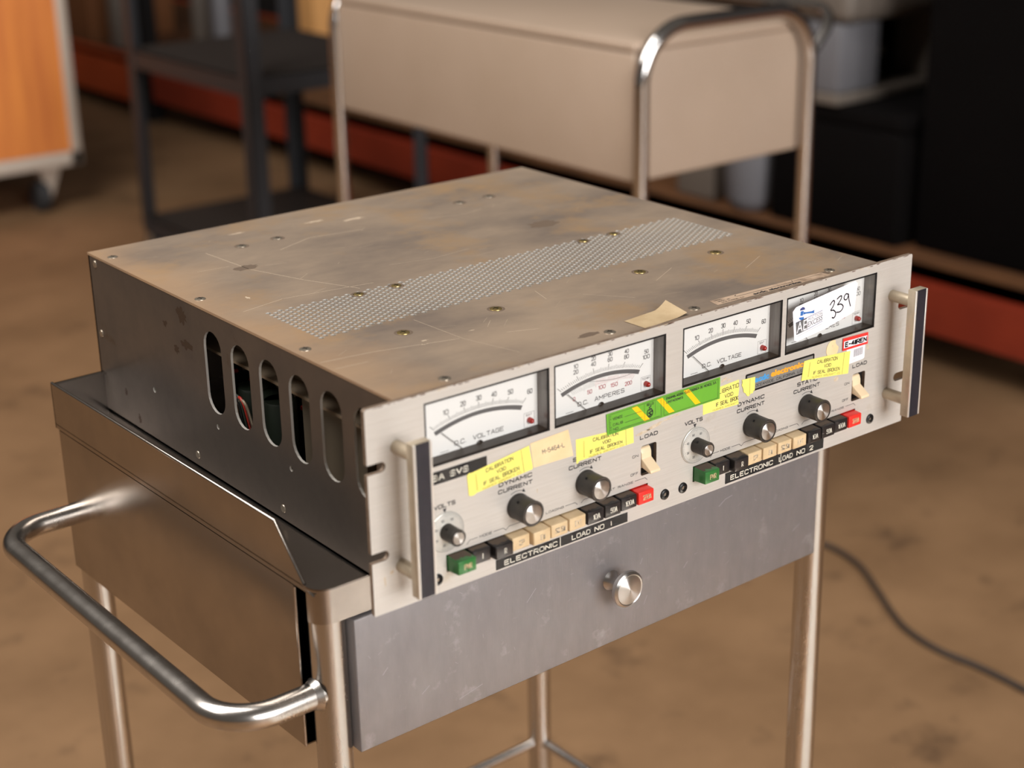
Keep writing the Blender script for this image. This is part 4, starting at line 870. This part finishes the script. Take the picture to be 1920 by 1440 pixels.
# ================================================================ orange cabinet
ORA = thing('wheeled_crate', 'orange wood panel crate in a pale metal frame on casters, at the left edge', 'crate', (1.616, 4.17, 0))
z0 = G - .675
b = MB(); b.box(-.85, -.03, .006, .62, z0 + .045, z0 + 1.15, 'orange_wood'); b.build('wood_panel', ORA)
b = MB()
for q_ in ((-.88, 0, 0, .04, z0, z0 + .045), (-.88, 0, .60, .64, z0, z0 + .045), (-.88, -.84, 0, .64, z0, z0 + .045), (-.04, 0, 0, .64, z0, z0 + .045), (-.034, 0, 0, .035, z0 + .045, z0 + 1.2), (-.88, -.846, 0, .035, z0 + .045, z0 + 1.2), (-.034, 0, .605, .64, z0 + .045, z0 + 1.2), (-.88, 0, 0, .035, z0 + 1.16, z0 + 1.2)): b.box(*q_, 'white_frame', .004, 2)
b.build('metal_frame', ORA)
for x in (-.10, -.78):
    for y in (.06, .56):
        b = MB(); b.lathe((x - .03, y, .05), [(0, -.018), (.046, -.018), (.05, -.013), (.05, .013), (.046, .018), (0, .018)], 'caster_rubber', axis=0, n=24)
        b.frustum([(x - .035, y - .03, z0 - .004), (x + .035, y - .03, z0 - .004), (x + .035, y + .03, z0 - .004), (x - .035, y + .03, z0 - .004)], [(x - .008, y - .012, .04), (x + .004, y - .012, .04), (x + .004, y + .012, .04), (x - .008, y + .012, .04)], 'white_frame'); b.box(x - .04, x + .04, y - .04, y + .04, z0 - .006, z0, 'white_frame')
        b.build('caster', ORA)

# ================================================================ pallet rack
RK = thing('pallet_rack', 'low orange pallet rack with dark loaded shelf along the back of the room', 'rack', (2.40, 3.4, 0))
def beam(y0, y1, x, zb, zt, m_='orange_paint'):
    b = MB(); prof = [(0, zb), (.05, zb), (.05, zt), (.018, zt), (.018, zt - .03), (0, zt - .03)]
    k = len(prof); vv = [(x + p[0], y0, p[1]) for p in prof] + [(x + p[0], y1, p[1]) for p in prof]
    b.add(vv, [tuple(range(k)), tuple(range(2 * k - 1, k - 1, -1))] + [(i_, (i_ + 1) % k, k + (i_ + 1) % k, k + i_) for i_ in range(k)], m_); b.build('beam', RK)
zb, zt = G - .725, G - .588
for x in (0, 1.0): beam(-5.0, -2.56, x, zb, zt); beam(-2.42, 1.86, x, zb, zt); beam(2.02, 4.4, x, zb - .03, zt + .01, 'orange_lit')
for y in (-2.49, 1.94):
    for x in (.0, 1.0):
        b = MB(); b.box(x, x + .06, y - .045, y + .045, 0, 2.6, 'dark_goods_grey'); b.build('upright', RK)
for y0, y1 in ((-5.0, -2.56), (-2.42, 1.86), (2.02, 4.4)):
    b = MB(); b.box(.018, 1.05, y0, y1, zt - .022, zt, 'deck_wood'); b.build('deck_board', RK)
DZ = zt + .0005
def crate(name, x0, x1, y0, y1, h, m_, label, cat, bev=.01, z=None, lid=None, group=None):
    z = DZ if z is None else z
    t = thing(name, label, cat, ((x0 + x1) / 2, (y0 + y1) / 2, z), 0, group); hx, hy = (x1 - x0) / 2, (y1 - y0) / 2
    b = MB(); b.box(-hx, hx, -hy, hy, 0, h * .86, m_, bev, 3); b.build('body', t)
    b = MB(); b.box(-hx - .004, hx + .004, -hy - .004, hy + .004, h * .862, h, lid or m_, bev, 3); b.build('lid', t)
    return t
crate('equipment_case', 2.54, 3.20, 1.02, 1.60, .92, 'dark_goods', 'tall dark equipment case on the rack deck at the right edge of view', 'case', group='dark equipment cases on the rack')
crate('equipment_case', 2.50, 3.15, 1.62, 2.02, .31, 'dark_goods', 'low dark case under the grey printer', 'case', group='dark equipment cases on the rack')
PR = thing('printer', 'grey beige printer with a dark front opening, at the upper right behind the tan cart', 'printer', (2.48, 1.80, DZ + .3105))
b = MB(); b.box(0, .37, 0, .2, 0, .028, 'grey_beige', .006); b.box(0, .145, 0, .2, .028, .19, 'grey_white', .01); b.box(.345, .37, 0, .2, .028, .19, 'grey_beige', .005); b.box(.145, .345, .12, .2, .028, .19, 'dark_goods')
b.build('casing', PR)
b = MB(); b.box(-.01, .50, -.03, .21, .1905, .30, 'grey_beige', .03, 4); b.build('cover', PR)
b = MB(); b.box(.147, .343, .116, .118, .035, .185, 'dark_goods'); b.box(.27, .29, .108, .116, .08, .1, 'component_grey'); b.build('paper_opening', PR)
BK = thing('bucket', 'pale grey rounded bucket on the rack deck, seen under the tan cart', 'bucket', (2.53, 2.11, DZ))
b = MB(); b.lathe((0, 0, 0), [(0, 0), (.040, .001), (.056, .012), (.066, .035), (.072, .15), (.075, .19), (.070, .19), (.066, .15), (.06, .04), (0, .03)], 'grey_white', axis=2, n=40); b.build('body', BK)
b = MB(); b.lathe((0, 0, .17), [(.0738, -.005), (.0775, -.004), (.0775, .004), (.0745, .005)], 'grey_white', axis=2, n=40); b.build('rim_band', BK)
crate('storage_box', 2.50, 2.62, 2.22, 2.36, .18, 'grey_beige', 'pale storage box beside the grey bucket on the deck', 'box', lid='grey_white')
# goods at the far left end of the rack
crate('cardboard_box', 2.50, 2.9, 6.02, 6.5, .42, 'cardboard_dark', 'brown cardboard box on the rack next to the orange crate', 'box', .004, z=zt + .0105 - .01)
def canister(x, y, r, h, m_, label):
    t = thing('canister', label, 'canister', (x, y, DZ + (.0105 if y > 5.4 else 0)), 0, 'canisters on the rack'); b = MB(); b.lathe((0, 0, 0), [(0, 0), (r * .95, 0), (r, .01), (r, h * .78), (r * .8, h * .86), (r * .45, h * .9)], m_, axis=2, n=24); b.build('body', t)
    b = MB(); b.lathe((0, 0, h * .9), [(r * .45, 0), (r * .48, .002), (r * .48, h * .1), (0, h * .1)], 'grey_white', axis=2, n=20); b.build('cap', t)
canister(2.52, 5.74, .055, .30, 'grey_beige', 'wide grey canister on the rack, leftmost of three')
canister(2.60, 5.17, .045, .36, 'grey_beige', 'grey canister on the rack, middle one of three, behind the black cart')
canister(2.58, 4.98, .040, .38, 'grey_white', 'pale canister on the rack, rightmost of three, behind the black cart')
crate('cardboard_box', 2.95, 3.12, 4.9, 5.15, .36, 'cardboard', 'tall tan cardboard box at the back of the rack, seen above the black cart', 'box', .004)

# ================================================================ cord on the floor
b = MB(); pts = [(1.30, 1.10), (1.40, 1.10), (1.50, 1.06), (1.555, .99), (1.545, .90), (1.50, .82), (1.452, .745), (1.425, .69), (1.412, .62), (1.418, .547), (1.415, .46), (1.40, .30), (1.42, .1)]
P_ = [pts[0]] + pts + [pts[-1]]; sm = []
for i_ in range(1, len(P_) - 2):
    for k in range(6):
        t = k / 6; a = P_[i_ - 1:i_ + 3]
        sm.append(tuple(.5 * (2 * a[1][j] + (a[2][j] - a[0][j]) * t + (2 * a[0][j] - 5 * a[1][j] + 4 * a[2][j] - a[3][j]) * t * t + (3 * a[1][j] - a[0][j] - 3 * a[2][j] + a[3][j]) * t ** 3) for j in (0, 1)) + (.0052,))
b.tube(sm, .005, 'cord_black', 12); tag(b.build('power_cord'), 'dark power cord curving across the brown floor at right', 'cord')
